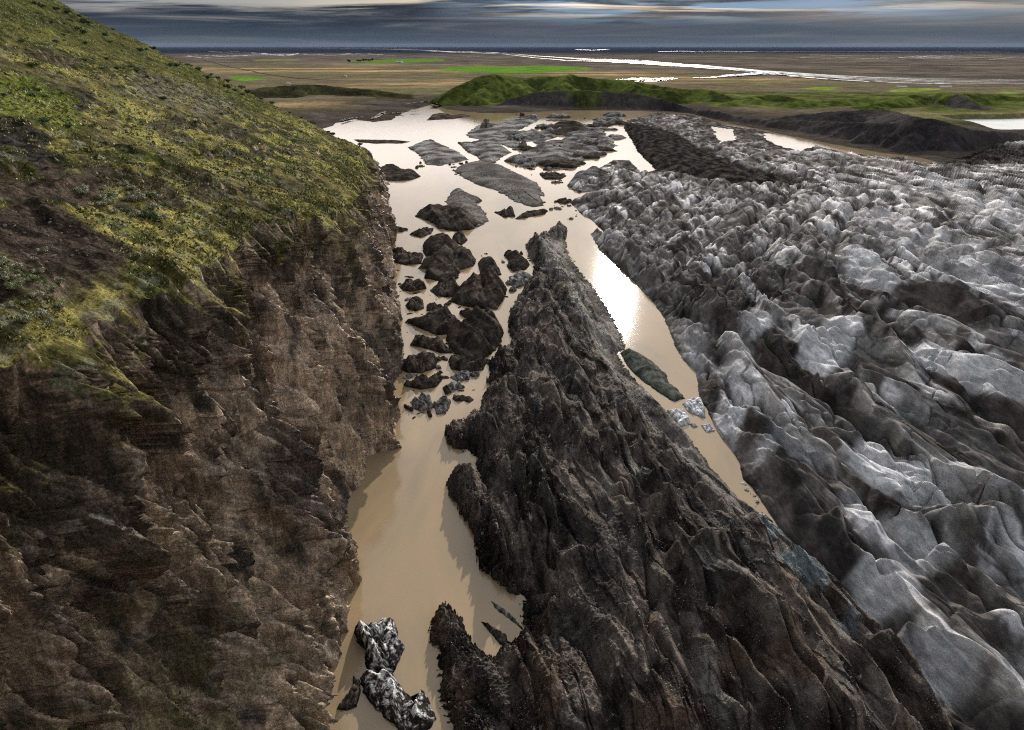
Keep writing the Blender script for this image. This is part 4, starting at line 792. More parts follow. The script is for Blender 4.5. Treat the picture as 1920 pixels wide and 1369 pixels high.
    mossA = lerpc(mossA, (0.22, 0.225, 0.15), 0.7 * hm * ss(0.08, 0.32, fbm3(X / 3.0, Y / 4.0, Z / 3, 3, 286) ))
    high = ss(70, 120, Z - 0.02 * Y); mossA = lerpc(mossA, mossA * np.array([0.5, 0.55, 0.6], np.float32), high * 0.8)
    scree = lerpc((0.034, 0.026, 0.021), (0.085, 0.066, 0.052), ss(-.3, .3, nd))
    gx_, gy_ = np.gradient(Z, axis=0), 0
    horiz = np.hypot(np.gradient(X, axis=0), np.gradient(Y, axis=0)) + 1e-6; steep = np.abs(gx_) / horiz
    sm = ss(0.04, 0.26, n3(X / 16, Y / 26, Z / 16, 290) + 0.4 * n3(X / 4, Y / 6, Z / 4, 291) - 0.02)
    scz = sdf(X, Y, GP([(0, 340), (60, 380), (170, 400), (260, 440), (200, 500), (90, 500), (0, 480)], 78)); sm = np.maximum(sm * ss(170, 100, Y) + 0.55 * sm, ss(-2, 2, scz + 3 * nd))
    ground = lerpc(mossA, scree, np.clip(sm, 0, 1) * 0.95)
    nzs = nzv + 0.30 * nd + 0.15 * ncol
    dep_ = np.maximum(Y * CP + (CAM_H - Z) * SP, 1); PX_ = 960 + X / dep_ / TX * 960; PY_ = 684.5 - (Y * SP - (CAM_H - Z) * CP) / dep_ / TY * 684.5
    PX_ = PX_ + 26 * n3(X / 6, Y / 7, Z / 6, 296) + 10 * nd; PY_ = PY_ + 16 * n3(X / 6, Y / 7, Z / 6, 297) + 6 * nd; infr = Y > 10
    def patch(col_, poly, k_, soft=8):
        return lerpc(ground, col_, k_ * infr * ss(-soft, soft, sdf(PX_, PY_, np.array(poly, float))))
    gravel_ = lerpc((0.030, 0.023, 0.019), (0.075, 0.058, 0.046), ss(-.3, .3, nd)); dark_ = lerpc((0.020, 0.018, 0.017), (0.060, 0.054, 0.048), ss(-.3, .3, nd)); dgr = lerpc((0.028, 0.036, 0.012), (0.075, 0.085, 0.022), ss(-.3, .3, nd)); brg = lerpc((0.06, 0.085, 0.018), (0.16, 0.20, 0.035), ss(-.3, .3, nd))
    ground = patch(dgr, [(-200, -100), (60, -30), (290, 80), (480, 165), (640, 240), (560, 235), (420, 190), (250, 140), (100, 90), (-200, 40)], 0.6, 16)
    ground = patch(brg, [(-100, 140), (80, 150), (150, 200), (140, 250), (60, 225), (-100, 220)], 0.7, 10); ground = patch(dark_, [(-100, 205), (40, 215), (100, 262), (130, 312), (70, 300), (0, 262), (-100, 250)], 0.95, 5)
    ground = patch(dark_, [(140, 150), (165, 160), (175, 200), (155, 215), (140, 190)], 0.9, 4); ground = patch(dark_, [(310, 225), (400, 240), (480, 238), (545, 245), (545, 256), (470, 252), (390, 252), (300, 236)], 0.8, 4)
    ground = patch(dark_, [(370, 280), (470, 285), (560, 272), (560, 284), (470, 297), (380, 292)], 0.85, 3); ground = patch(dark_, [(330, 325), (400, 335), (440, 370), (400, 385), (350, 360)], 0.75, 6); ground = patch(dark_, [(285, 225), (320, 232), (350, 268), (310, 262)], 0.7, 4)
    ground = patch(gravel_, [(-100, 385), (60, 390), (180, 425), (250, 455), (230, 505), (150, 520), (80, 492), (-100, 470)], 0.95, 8); ground = patch(gravel_, [(150, 300), (230, 312), (330, 350), (345, 385), (250, 372), (170, 345)], 0.9, 8)
    ground = patch(lerpc((0.05, 0.045, 0.035), (0.19, 0.175, 0.14), ss(-.2, .3, nd)), [(250, 130), (340, 150), (440, 190), (430, 225), (340, 205), (240, 170)], 0.65, 8)
    rimk = np.vstack([np.zeros_like(FX), ss(7, 2, R)]) * (1 - ss(0.15, 0.35, nd)); ground = lerpc(ground, mossA, 0.8 * rimk)
    ground = lerpc(ground, rock, ss(0.52, 0.38, nzs))
    lip = np.vstack([ss(0.80, 0.93, Q + 0.12 * n2(Q * 6, np.repeat(S[None, :] / 4, nf, 0), 295)) * ss(0.30, 0.46, nzs[:nf]), np.ones_like(HX)])
    # moss hanging down over the face past the pale buttress
    hang = np.exp(-((Y - 200) / 28) ** 2) * ss(0.60, 0.80, np.vstack([Q, np.ones_like(HX)]) + 0.25 * ncol) ; lip = np.maximum(lip, 0.85 * np.vstack([ss(0.82, 0.93, Q + .14 * nd[:nf] + .10 * ncol[:nf]), np.ones_like(HX)]) * ss(.12, .28, nzs)); lip = np.maximum(lip, hang * ss(-.3, .2, nd))
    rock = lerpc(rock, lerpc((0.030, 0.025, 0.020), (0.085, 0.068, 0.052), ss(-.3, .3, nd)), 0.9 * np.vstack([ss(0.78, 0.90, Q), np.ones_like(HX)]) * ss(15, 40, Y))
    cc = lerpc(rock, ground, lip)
    V = np.stack([X, Y, Z], -1); nrows = X.shape[0]
    Ff = grid_faces(nf, NS)
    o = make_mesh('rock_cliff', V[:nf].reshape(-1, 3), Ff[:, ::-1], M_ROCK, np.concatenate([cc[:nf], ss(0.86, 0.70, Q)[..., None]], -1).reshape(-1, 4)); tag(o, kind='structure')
    Fh = grid_faces(nrows - nf + 1, NS)
    o = make_mesh('mossy_hillside', V[nf - 1:].reshape(-1, 3), Fh[:, ::-1], M_HILL, cc[nf - 1:].reshape(-1, 3)); tag(o, kind='structure')
    return V[nf - 1:], np.clip(sm, 0, 1)[nf - 1:], steep[nf - 1:]
HILLV, HILLS, HILLST = build_cliff()

# ------------------------------------------------------------------ floating ice
def resample(P, n):
    P = np.vstack([P, P[:1]]); ln = np.r_[0, np.cumsum(np.hypot(*np.diff(P, axis=0).T))]
    t = np.linspace(0, ln[-1], n, endpoint=False); return np.c_[np.interp(t, ln, P[:, 0]), np.interp(t, ln, P[:, 1])]
TONES = {'smooth': ((0.085, 0.078, 0.072), (0.16, 0.148, 0.135)), 'dark': ((0.026, 0.022, 0.019), (0.078, 0.064, 0.053)), 'grey': ((0.06, 0.056, 0.052), (0.25, 0.24, 0.23)),
         'white': ((0.30, 0.31, 0.32), (0.62, 0.63, 0.64)), 'green': ((0.055, 0.060, 0.050), (0.105, 0.11, 0.092)), 'mixed': ((0.030, 0.026, 0.024), (0.70, 0.69, 0.67))}
def berg_mesh(name, P, H, tone, seed, n=150, m=44, rough=1.0, mat=None, cen=None, flow=0.25):
    """low berg with the outline P (world metres), as high as H, edge steep, keel under water"""
    P = resample(P, n); c = P.mean(0) if cen is None else np.array(cen); size = math.sqrt(max(np.ptp(P[:, 0]) * np.ptp(P[:, 1]), 1))
    k = size * 0.018; P = P + np.c_[n2(P[:, 0] / (3 * k + .3), P[:, 1] / (3 * k + .3), seed), n2(P[:, 0] / (3 * k + .3), P[:, 1] / (3 * k + .3), seed + 9)] * k * 1.3
    r = 1 - np.linspace(0, 1, m) ** 1.35
    r = np.r_[1.05, 1.03, r[:-1], 0.004]
    X = c[0] + (P[None, :, 0] - c[0]) * r[:, None]; Y = c[1] + (P[None, :, 1] - c[1]) * r[:, None]
    d = np.maximum(sdf(X, Y, P), 0); L_ = size * 0.09
    sm = {'smooth': 0.35, 'green': 0.2, 'grey': 0.8, 'dark': 1.0, 'white': 1.0, 'mixed': 1.2}[tone] * rough
    L_ = size * (0.10 if tone in ('smooth', 'green') else 0.055)
    body = (1 - np.exp(-d / L_)) ** 0.8
    xn, yn = (X - c[0]) / size, (Y - c[1]) / size
    wrp = 0.5 * n2(xn * 1.6, yn * 1.2, seed + 3); th_ = (seed % 7 - 3) * 0.25
    g_ = xn * math.cos(th_) + yn * math.sin(th_)
    v1, v2_, vi = worley(xn * 3.2 + wrp, yn * 2.4, seed); ev = v2_ - v1
    tilt = 0.72 + 0.55 * np.clip(-xn * math.sin(seed) + yn * 0.8, -0.5, 0.5)
    Z = H * body * (tilt * 0.85 + 0.30 * saw(g_ * 2.3 + wrp + seed, 0.65) * (0.6 + 0.4 * (sm > 0.5)) + 0.12 * n2(xn * 5, yn * 5, seed + 4))
    Z = Z + sm * H * body * (0.22 * (R1[vi] - .5) * np.minimum(1, ev * 6) + 0.13 * (1 - np.exp(-ev * 7)) + 0.05 * saw(g_ * 9 + 4 * wrp, 0.6)) + sm * H * 0.09 * fbm2(xn * 16, yn * 14, 3, seed + 6) * ss(0, L_ * .5, d)
    Z = np.maximum(Z, 0.12 + 0.05 * H * ss(0, L_ * .3, d))
    Z[0] = -H * 0.8 - 0.4; Z[1] = -0.25
    a, b = TONES[tone]; q = fbm2(X / size * 6, Y / size * 6, 4, seed + 7)
    C = lerpc(a, b, ss(-0.35, 0.4, q) if tone != 'mixed' else ss(-0.05, 0.18, fbm2(X / size * 9, Y / size * 11, 5, seed + 8, 0.85) - 0.01 + 0.25 * (Z / max(H, .1) - .65)))
    if tone in ('smooth', 'green'): C = lerpc(C, C * 0.6, ss(0.3, 0.7, n2(X / size * 2, Y / size * 9, seed + 12)))
    wet = ss(0.5, 0.05, Z); C = C * (1 - 0.45 * wet[..., None])
    R_ = len(r); V = np.stack([X, Y, Z], -1).reshape(-1, 3); i = np.arange(R_ * n).reshape(R_, n); j = np.roll(i, -1, 1)
    F = np.stack([i[:-1], j[:-1], j[1:], i[1:]], -1).reshape(-1, 4)
    bot = np.r_[V, [[c[0], c[1], -H * 0.8 - 0.4]]]; nb_ = len(V)
    F = np.vstack([F, np.c_[i[0], np.full(n, nb_), j[0], j[0]][:, [0, 1, 2, 2]]]) if False else F
    org = np.array([c[0], c[1], 0.0])
    o = make_mesh(name, V - org, F, mat or M_BERG, C.reshape(-1, 3)); o.location = org
    return o
BERGS = [
 ([(850, 320), (868, 308), (905, 305), (940, 311), (965, 324), (985, 333), (1008, 345), (1020, 368), (1012, 366), (1018, 385), (1000, 389), (965, 377), (943, 365), (925, 354), (900, 348), (870, 334)], 6.5, 'smooth', 'long smooth grey iceberg with two humps lying in the middle of the lagoon'),
 ([(765, 277), (790, 266), (812, 263), (818, 268), (838, 276), (862, 287), (878, 300), (850, 304), (825, 311), (800, 309), (785, 290)], 4, 'grey', 'flat pointed grey-brown floe just above the smooth two-humped iceberg'),
 ([(858, 266), (868, 270), (905, 267), (935, 270), (957, 286), (940, 296), (925, 307), (900, 303), (896, 293), (875, 284)], 5.5, 'grey', 'rounded grey floe between the pointed floe and the stranded ice field'),
 ([(972, 294), (985, 282), (1010, 277), (1060, 272), (1100, 276), (1126, 282), (1100, 292), (1092, 302), (1065, 315), (1030, 306), (1000, 305)], 6, 'grey', 'broad wrinkled grey floe beside the glacier edge with a deep groove'),
 ([(964, 253), (990, 247), (1020, 248), (1046, 256), (1020, 264), (985, 266)], 4, 'grey', 'small oval grey floe below the dark-capped iceberg'),
 ([(1005, 273), (1030, 264), (1075, 264), (1105, 270), (1060, 274)], 3, 'smooth', 'thin sliver of ice behind the wrinkled grey floe'),
 ([(1022, 244), (1045, 234), (1080, 232), (1113, 244), (1085, 250), (1040, 254)], 6.5, 'dark', 'dark-capped steep-sided iceberg among the far stranded ice'),
 ([(1054, 262), (1090, 250), (1120, 249), (1150, 262), (1150, 272), (1125, 279), (1085, 274)], 5, 'grey', 'striped light grey floe between dark-capped iceberg and black gravel ridge'),
 ([(1064, 348), (1078, 332), (1110, 325), (1140, 324), (1157, 334), (1150, 346), (1120, 358), (1085, 361)], 7, 'grey', 'tall domed grey ice block at the mouth of the long water channel'),
 ([(873, 253), (892, 237), (925, 232), (960, 222), (1005, 214), (1012, 222), (990, 236), (958, 250), (940, 256), (900, 262), (888, 260)], 4.5, 'grey', 'large flat streaked floe farthest out towards the green hill'),
 ([(898, 263), (925, 251), (950, 252), (975, 268), (985, 277), (950, 274), (930, 268)], 3, 'grey', 'narrow grey floe tucked under the large flat streaked floe'),
 ([(800, 226), (812, 214), (826, 212), (850, 216), (870, 214), (884, 218), (856, 222), (835, 224)], 2.2, 'dark', 'low scatter of dark ice alone in the far bright water'),
 ([(712, 316), (722, 313), (750, 319), (776, 321), (789, 331), (770, 338), (740, 340), (712, 336)], 4, 'dark', 'dark flat floe touching the far end of the cliff'),
 ([(722, 309), (735, 308), (749, 314), (730, 315)], 1.6, 'dark', 'tiny dark floe behind the flat floe by the cliff end'),
 ([(664, 262), (690, 262), (735, 264), (770, 266), (745, 269), (700, 269), (672, 267)], 1.6, 'dark', 'long thin dark bar of ice just past the hillside skyline'),
 ([(835, 378), (848, 359), (864, 357), (880, 366), (905, 376), (893, 382), (910, 398), (915, 415), (898, 426), (868, 420), (846, 400)], 5.5, 'smooth', 'pointed pale smooth iceberg rising behind a black wedge of ice'),
 ([(776, 405), (790, 397), (815, 392), (840, 390), (865, 398), (890, 408), (905, 420), (885, 430), (855, 434), (820, 428), (812, 418)], 6, 'dark', 'black wedge of ice in front of the pale pointed iceberg'),
 ([(926, 398), (945, 398), (952, 391), (962, 393), (966, 406), (945, 408)], 3, 'dark', 'small black-topped berg right of the pale pointed iceberg'),
 ([(965, 411), (985, 399), (1010, 395), (1028, 396), (1018, 402), (990, 408)], 2.5, 'dark', 'low dark sliver of ice below the smooth two-humped iceberg'),
 ([(1044, 376), (1056, 374), (1073, 377), (1060, 383), (1048, 381)], 2, 'dark', 'little dark lump of ice near the tip of the debris ridge'),
 ([(1012, 328), (1040, 324), (1062, 330), (1050, 337), (1020, 336)], 2, 'dark', 'flat dark floe in the rubble between the domed block and two-humped iceberg'),
 ([(732, 433), (745, 427), (766, 431), (755, 435)], 1.8, 'dark', 'small dark floe against the cliff level with the black wedge'),
 ([(768, 440), (790, 431), (814, 429), (808, 438), (790, 446)], 2.2, 'dark', 'flat dark floe under the black wedge near the cliff'),
 ([(846, 452), (852, 441), (868, 440), (877, 450), (866, 460)], 3, 'dark', 'small pointed dark berg above the biggest rubble block'),
 ([(793, 460), (812, 457), (850, 458), (870, 470), (893, 488), (888, 498), (862, 508), (858, 522), (830, 528), (798, 522), (800, 505), (784, 504), (805, 490), (796, 476)], 7, 'dark', 'biggest stacked rubble berg with a dark overhanging front by the cliff'),
 ([(732, 472), (750, 470), (775, 478), (793, 480), (790, 495), (760, 497), (735, 492)], 3, 'dark', 'flat dark floe wedged between cliff and the biggest rubble berg'),
 ([(896, 495), (905, 488), (922, 487), (933, 500), (940, 515), (918, 519), (900, 512)], 3.5, 'dark', 'round dark berg right of the biggest rubble berg'),
 ([(944, 478), (958, 475), (980, 484), (993, 497), (985, 506), (962, 510), (950, 500), (955, 490)], 3.5, 'dark', 'dark berg split in two beside the tip of the debris ridge'),
 ([(954, 520), (975, 513), (997, 518), (990, 532), (966, 542), (958, 536)], 2.6, 'grey', 'small lighter grey floe tucked beside the debris ridge'),
 ([(748, 537), (765, 528), (795, 530), (800, 541), (775, 547), (755, 545)], 2.6, 'dark', 'oval dark floe close to the cliff below the stacked berg'),
 ([(842, 566), (850, 552), (880, 530), (910, 518), (935, 524), (951, 544), (942, 565), (930, 581), (900, 579), (865, 573)], 6.5, 'dark', 'big wedge-shaped black iceberg with a sharp front beside the debris ridge'),
 ([(806, 545), (825, 530), (855, 529), (862, 545), (845, 558), (820, 556)], 3.2, 'dark', 'low rubbly floe touching the left of the wedge-shaped iceberg'),
 ([(760, 573), (775, 564), (793, 564), (795, 578), (780, 584), (765, 580)], 2.4, 'dark', 'small dark boulder-like berg near the cliff'),
 ([(800, 574), (808, 571), (832, 577), (828, 584), (800, 583)], 1.8, 'dark', 'small flat dark floe right of the boulder-like berg'),
 ([(761, 604), (785, 600), (805, 592), (838, 587), (855, 596), (863, 612), (850, 626), (820, 629), (790, 617)], 4.5, 'dark', 'brown wedge of ice pointing at the cliff'),
 ([(861, 588), (872, 584), (890, 586), (890, 596), (872, 597)], 1.8, 'dark', 'tiny dark floe between the brown wedge and the wedge-shaped iceberg'),
 ([(835, 635), (862, 615), (885, 605), (912, 588), (930, 598), (944, 622), (938, 645), (920, 665), (900, 674), (865, 672), (845, 655)], 7.5, 'dark', 'largest cracked black iceberg beside the narrow part of the debris ridge'),
 ([(769, 648), (778, 633), (800, 640), (825, 635), (835, 648), (851, 662), (830, 663), (800, 654)], 3, 'dark', 'thin jagged line of dark ice left of the largest cracked iceberg'),
 ([(750, 693), (765, 680), (780, 672), (800, 668), (819, 676), (818, 690), (790, 700), (765, 699)], 4, 'dark', 'plump dark berg below the thin jagged line of ice'),
 ([(841, 678), (860, 670), (890, 675), (912, 680), (905, 695), (870, 698), (845, 692)], 3, 'dark', 'rubbly dark floe under the largest cracked iceberg'),
 ([(757, 724), (780, 716), (800, 711), (829, 712), (818, 726), (790, 731)], 3, 'dark', 'smooth brown wedge floating below the plump dark berg'),
 ([(830, 728), (838, 726), (847, 736), (835, 741)], 1.6, 'dark', 'little round berg right of the smooth brown wedge'),
 ([(771, 755), (790, 745), (808, 748), (812, 765), (790, 772), (774, 766)], 2.4, 'grey', 'crumbly grey berg lowest of the rubble by the cliff'),
 ([(808, 760), (825, 751), (846, 752), (842, 766), (822, 771)], 2.0, 'grey', 'small ribbed berg right of the lowest crumbly one'),
 ([(844, 708), (862, 700), (882, 702), (880, 712), (858, 716)], 1.6, 'grey', 'loose crumbly floe between brown wedge and debris ridge'),
 ([(1164, 662), (1180, 657), (1200, 666), (1225, 680), (1248, 702), (1256, 722), (1270, 730), (1284, 748), (1262, 753), (1240, 740), (1205, 714), (1178, 690)], 3.6, 'green', 'smooth dark green-grey lens of ice floating in the long channel'),
 ([(1280, 758), (1295, 750), (1313, 748), (1321, 765), (1322, 784), (1303, 778), (1288, 770)], 1.6, 'white', 'crumbling white floe below the green-grey lens in the channel'),
 ([(1250, 770), (1265, 772), (1282, 770), (1290, 782), (1297, 796), (1272, 800), (1262, 785)], 1.5, 'white', 'white broken floe left of the other white one in the channel'),
 ([(1314, 798), (1330, 797), (1341, 808), (1325, 811)], 0.8, 'white', 'smallest white floe against the right bank of the channel'),
 ([(1294, 796), (1302, 795), (1308, 800), (1300, 803)], 0.5, 'white', 'scrap of white ice between the two broken floes'),
 ([(664, 1184), (690, 1180), (738, 1170), (746, 1185), (744, 1200), (760, 1210), (752, 1230), (738, 1262), (712, 1267), (688, 1258), (682, 1235), (690, 1220), (675, 1212), (668, 1198)], 3.6, 'mixed', 'black and white stacked iceberg with snowy ledges nearest the cliff foot'),
 ([(676, 1272), (690, 1262), (712, 1272), (740, 1270), (762, 1300), (778, 1322), (786, 1300), (798, 1300), (818, 1345), (800, 1372), (778, 1392), (752, 1372), (730, 1352), (700, 1325), (682, 1300)], 3.2, 'mixed', 'long black and white speckled iceberg at the bottom of the photo'),
 ([(632, 1330), (650, 1308), (664, 1285), (662, 1268), (676, 1278), (676, 1300), (668, 1326), (650, 1333)], 1.4, 'dark', 'dark brown fin of ice left of the black and white bergs'),
 ([(903, 1166), (925, 1176), (950, 1192), (951, 1207), (975, 1215), (950, 1219), (935, 1205), (918, 1185)], 1.0, 'dark', 'thin brown plate of ice in the small bay of the debris ridge'),
 ([(921, 1127), (945, 1143), (965, 1160), (984, 1185), (968, 1170), (945, 1153), (928, 1140)], 0.8, 'grey', 'narrow curved splinter of ice above the thin brown plate'),
 ([(1760, 0), (1, 1)], 0, '', '')][:-1]
for i, (px, H, tone, lab) in enumerate(BERGS):
    P = GP(px); big = np.ptp(P[:, 0]) > 12
    o = berg_mesh('iceberg', P, H, tone, 300 + 13 * i, n=150 if big else 90, m=44 if big else 26)
    tag(o, lab, 'iceberg')

# small loose pieces of ice: a few shapes, copied
rnd = random.Random(5)
def chunk(seed, tone):
    rr_ = np.random.RandomState(seed); n = 22; th = np.linspace(0, 2 * math.pi, n, endpoint=False)
    rad = 0.5 * (1 + 0.30 * np.sin(2 * th + seed) + 0.20 * rr_.randn(n) * 0.7); P = np.c_[np.cos(th) * rad * 1.25, np.sin(th) * rad * 0.8]
    o = berg_mesh('ice_chunk', P * 10, 2.6 + rr_.rand() * 2, tone, 900 + seed, n=36, m=9); return o
CH = {'dark': [chunk(i, 'dark') for i in range(5)], 'grey': [chunk(i + 10, 'grey') for i in range(4)], 'white': [chunk(i + 20, 'white') for i in range(3)]}
for k in CH:
    for o in CH[k]: COL.objects.unlink(o)
def scatter(poly, count, smin, smax, tones, label, group, zs=1.0, power=2.2, avoid=True):
    P = GP(poly); x0, y0 = P.min(0); x1, y1 = P.max(0); done = 0; tries = 0
    while done < count and tries < count * 60:
        tries += 1
        # spread evenly over the picture of the patch rather than over the ground
        py = rnd.uniform(min(q[1] for q in poly), max(q[1] for q in poly)); px = rnd.uniform(min(q[0] for q in poly), max(q[0] for q in poly))
        x, y = G(px, py); xa, ya = np.array([x]), np.array([y])
        if sdf(xa, ya, P)[0] < 0: continue
        if avoid and (sdf(xa, ya, TONGUE_W)[0] > -.5 or sdf(xa, ya, GLAC_W)[0] > -.5): continue
        t = rnd.choice(tones); src = rnd.choice(CH[t]); o = src.copy(); COL.objects.link(o)
        s_ = smin + (smax - smin) * rnd.random() ** power; s_ *= 0.1
        o.location = (x, y, -0.02); o.scale = (s_, s_ * rnd.uniform(.7, 1.2), s_ * zs * rnd.uniform(.6, 1.2)); o.rotation_euler = (0, 0, rnd.uniform(0, 6.28))
        tag(o, label, 'ice chunk', group); done += 1
scatter([(745, 440), (800, 430), (900, 460), (990, 480), (1000, 520), (950, 570), (960, 620), (920, 670), (890, 760), (760, 790), (748, 700), (752, 600), (742, 500)], 150, 0.6, 4.5, ['dark', 'dark', 'dark', 'grey'],
        'small dark piece of ice drifting among the rubble bergs by the cliff', 'ice pieces drifting by the cliff')
scatter([(940, 300), (1000, 308), (1070, 316), (1060, 345), (1030, 345), (1000, 330)], 26, 2.0, 9, ['dark', 'grey', 'grey'], 'small piece of ice in the broken patch below the wrinkled grey floe', 'ice pieces below the wrinkled grey floe')
scatter([(960, 222), (1180, 214), (1175, 262), (1060, 312), (960, 310), (950, 240)], 56, 10, 42, ['grey', 'dark', 'grey'], 'low cracked slab of ice packed into the far crowded lagoon', 'slabs packed in the far lagoon', zs=0.40, power=1.1)
scatter([(860, 215), (1180, 212), (1170, 262), (1000, 300), (900, 240)], 30, 3, 14, ['dark', 'grey', 'grey'], 'piece of dirty ice in the far crowded part of the lagoon', 'ice pieces at the far end of the lagoon', zs=1.3)
scatter([(760, 302), (880, 305), (900, 320), (780, 340)], 14, 1.5, 6, ['dark'], 'low dark piece of ice beside the pointed grey-brown floe', 'ice pieces by the pointed floe')
scatter([(1015, 370), (1100, 376), (1110, 410), (1020, 415)], 16, 1.0, 5, ['dark', 'grey'], 'little piece of ice off the tip of the debris ridge', 'ice pieces off the debris ridge tip')
scatter([(1388, 905), (1402, 905), (1440, 955), (1425, 965)], 16, 0.3, 1.3, ['white', 'grey'], 'pale scrap of ice choking the narrow lower channel', 'scraps of ice in the narrow channel')

# ------------------------------------------------------------------ hillside plants and stones
def leaf_clump(name, seed, col, w_=1.0, h_=0.7, n=900, leaf=0.075):
    r_ = np.random.RandomState(seed); V, F, C = [], [], []
    lobes = [(r_.uniform(-.5, .5) * w_, r_.uniform(-.5, .5) * w_, r_.uniform(.25, .6) * h_, r_.uniform(.22, .45) * w_) for _ in range(8)]
    for i in range(n):
        lx, ly, lz, lr = lobes[r_.randint(8)]; d = r_.randn(3); d /= np.linalg.norm(d); d[2] = abs(d[2]) * (1 if r_.rand() < .8 else -.5)
        p = np.array([lx, ly, lz]) + d * lr * r_.uniform(.6, 1.05) * np.array([1, 1, .8]); p[2] = max(p[2], .02)
        a = r_.randn(3); a /= np.linalg.norm(a); b = np.cross(a, d); b /= np.linalg.norm(b) + 1e-6; s_ = leaf * r_.uniform(.6, 1.5)
        V += [p - a * s_, p + b * s_ * .5, p + a * s_, p - b * s_ * .5]; F.append([4 * i, 4 * i + 1, 4 * i + 2, 4 * i + 3]); C += [np.array(col) * r_.uniform(.5, 1.5)] * 4
    return make_mesh(name, np.array(V), np.array(F), M_LEAF, np.array(C), smooth=False)
M_LEAF, p_ = new_mat('leaves'); setin(p_, 'Base Color', vcol().outputs[0]); setin(p_, 'Roughness', 0.7); setin(p_, 'Specular IOR Level', 0.2)
def stem_mesh(parent, seed):
    r_ = np.random.RandomState(seed); V, F = [], []
    for k in range(7):
        a = r_.uniform(0, 6.28); t = np.array([math.cos(a) * .35, math.sin(a) * .35, .45]); b = len(V)
        for q in range(3): V.append([.03 * math.cos(q * 2.1), .03 * math.sin(q * 2.1), -.1])
        for q in range(3): V.append(list(t + np.array([.012 * math.cos(q * 2.1), .012 * math.sin(q * 2.1), 0])))
        for q in range(3): F.append([b + q, b + (q + 1) % 3, b + 3 + (q + 1) % 3, b + 3 + q])
    return make_mesh('stems', np.array(V), np.array(F), M_STEM, parent=parent)
M_STEM = mat_flat('bark', (0.09, 0.075, 0.06), 0.9)
protos = []
for i, col in enumerate([(0.05, 0.075, 0.022), (0.065, 0.10, 0.025), (0.21, 0.205, 0.13), (0.17, 0.18, 0.09), (0.04, 0.06, 0.02)]):
    root = bpy.data.objects.new('willow_shrub', None)
    fo = leaf_clump('foliage', 40 + i, col); fo.parent = root; st = stem_mesh(root, 60 + i); protos.append((root, [fo, st]))
    for o in (fo, st): COL.objects.unlink(o)
HX_, HY_, HZ_ = HILLV[..., 0], HILLV[..., 1], HILLV[..., 2]
# the picture position of each hillside point, to find where the hill is seen
hd = CAM_H - HZ_; hf = HY_; dep = hf * CP + hd * SP; up = hf * SP - hd * CP
HPX = 960 + HX_ / np.maximum(dep, 1) / TX * 960; HPY = 684.5 - up / np.maximum(dep, 1) / TY * 684.5
HPY = np.where(dep > 5, HPY, -999)
def hill_point(px, py):
    d = (HPX - px) ** 2 + (HPY - py) ** 2; d = np.where(HY_ > 5, d, 1e9); k = np.unravel_index(np.argmin(d + 0.0 * HY_), d.shape)
    return HILLV[k] if d[k] < 64 else None
def put(proto, p, s_, label, cat, group):
    root, kids = proto; o = root.copy(); COL.objects.link(o); o.location = p; o.scale = (s_,) * 3; o.rotation_euler = (0, 0, rnd.uniform(0, 6.28))
    for k in kids: c_ = k.copy(); COL.objects.link(c_); c_.parent = o
    tag(o, label, cat, group)
spots = [(rnd.uniform(0, 1), 0) for _ in range(0)]
def shrub_zone(poly, count, kinds, s0, s1, label, group):
    n_ = 0; tr = 0; A = np.array(poly, float)
    while n_ < count and tr < count * 20:
        tr += 1; px = rnd.uniform(A[:, 0].min(), A[:, 0].max()); py = rnd.uniform(A[:, 1].min(), A[:, 1].max())
        if sdf(np.array([px]), np.array([py]), A)[0] < 0: continue
        p = hill_point(px, py)
        if p is None: continue
        put(protos[rnd.choice(kinds)], (p[0], p[1], p[2] - .1), rnd.uniform(s0, s1), label, 'shrub', group); n_ += 1
shrub_zone([(60, 0), (120, 15), (290, 92), (420, 135), (560, 205), (690, 275), (640, 262), (500, 205), (380, 150), (240, 100), (60, 30)], 60, [0, 1, 4], 1.8, 4.0, 'dark green willow shrub along the skyline of the mossy slope', 'shrubs along the hillside skyline')
shrub_zone([(0, 30), (150, 60), (420, 190), (560, 250), (400, 250), (200, 150), (0, 120)], 40, [0, 1, 4], 1.0, 2.6, 'dark shrub on the upper part of the mossy slope', 'shrubs on the upper slope')
shrub_zone([(0, 170), (120, 170), (150, 250), (60, 260), (0, 260)], 22, [0, 1], 1.2, 2.4, 'bright green shrub at the left edge of the slope', 'green shrubs at the left edge')
shrub_zone([(150, 360), (240, 345), (350, 390), (330, 420), (200, 400)], 26, [2, 3, 2, 0], 1.2, 2.4, 'silvery lichen-grey shrub just above the cliff rim', 'silvery shrubs above the cliff rim')
shrub_zone([(0, 480), (90, 470), (130, 560), (90, 620), (0, 600)], 22, [2, 3], 0.7, 1.5, 'low silvery shrub on the nearest patch of moss', 'silvery shrubs on the nearest moss')
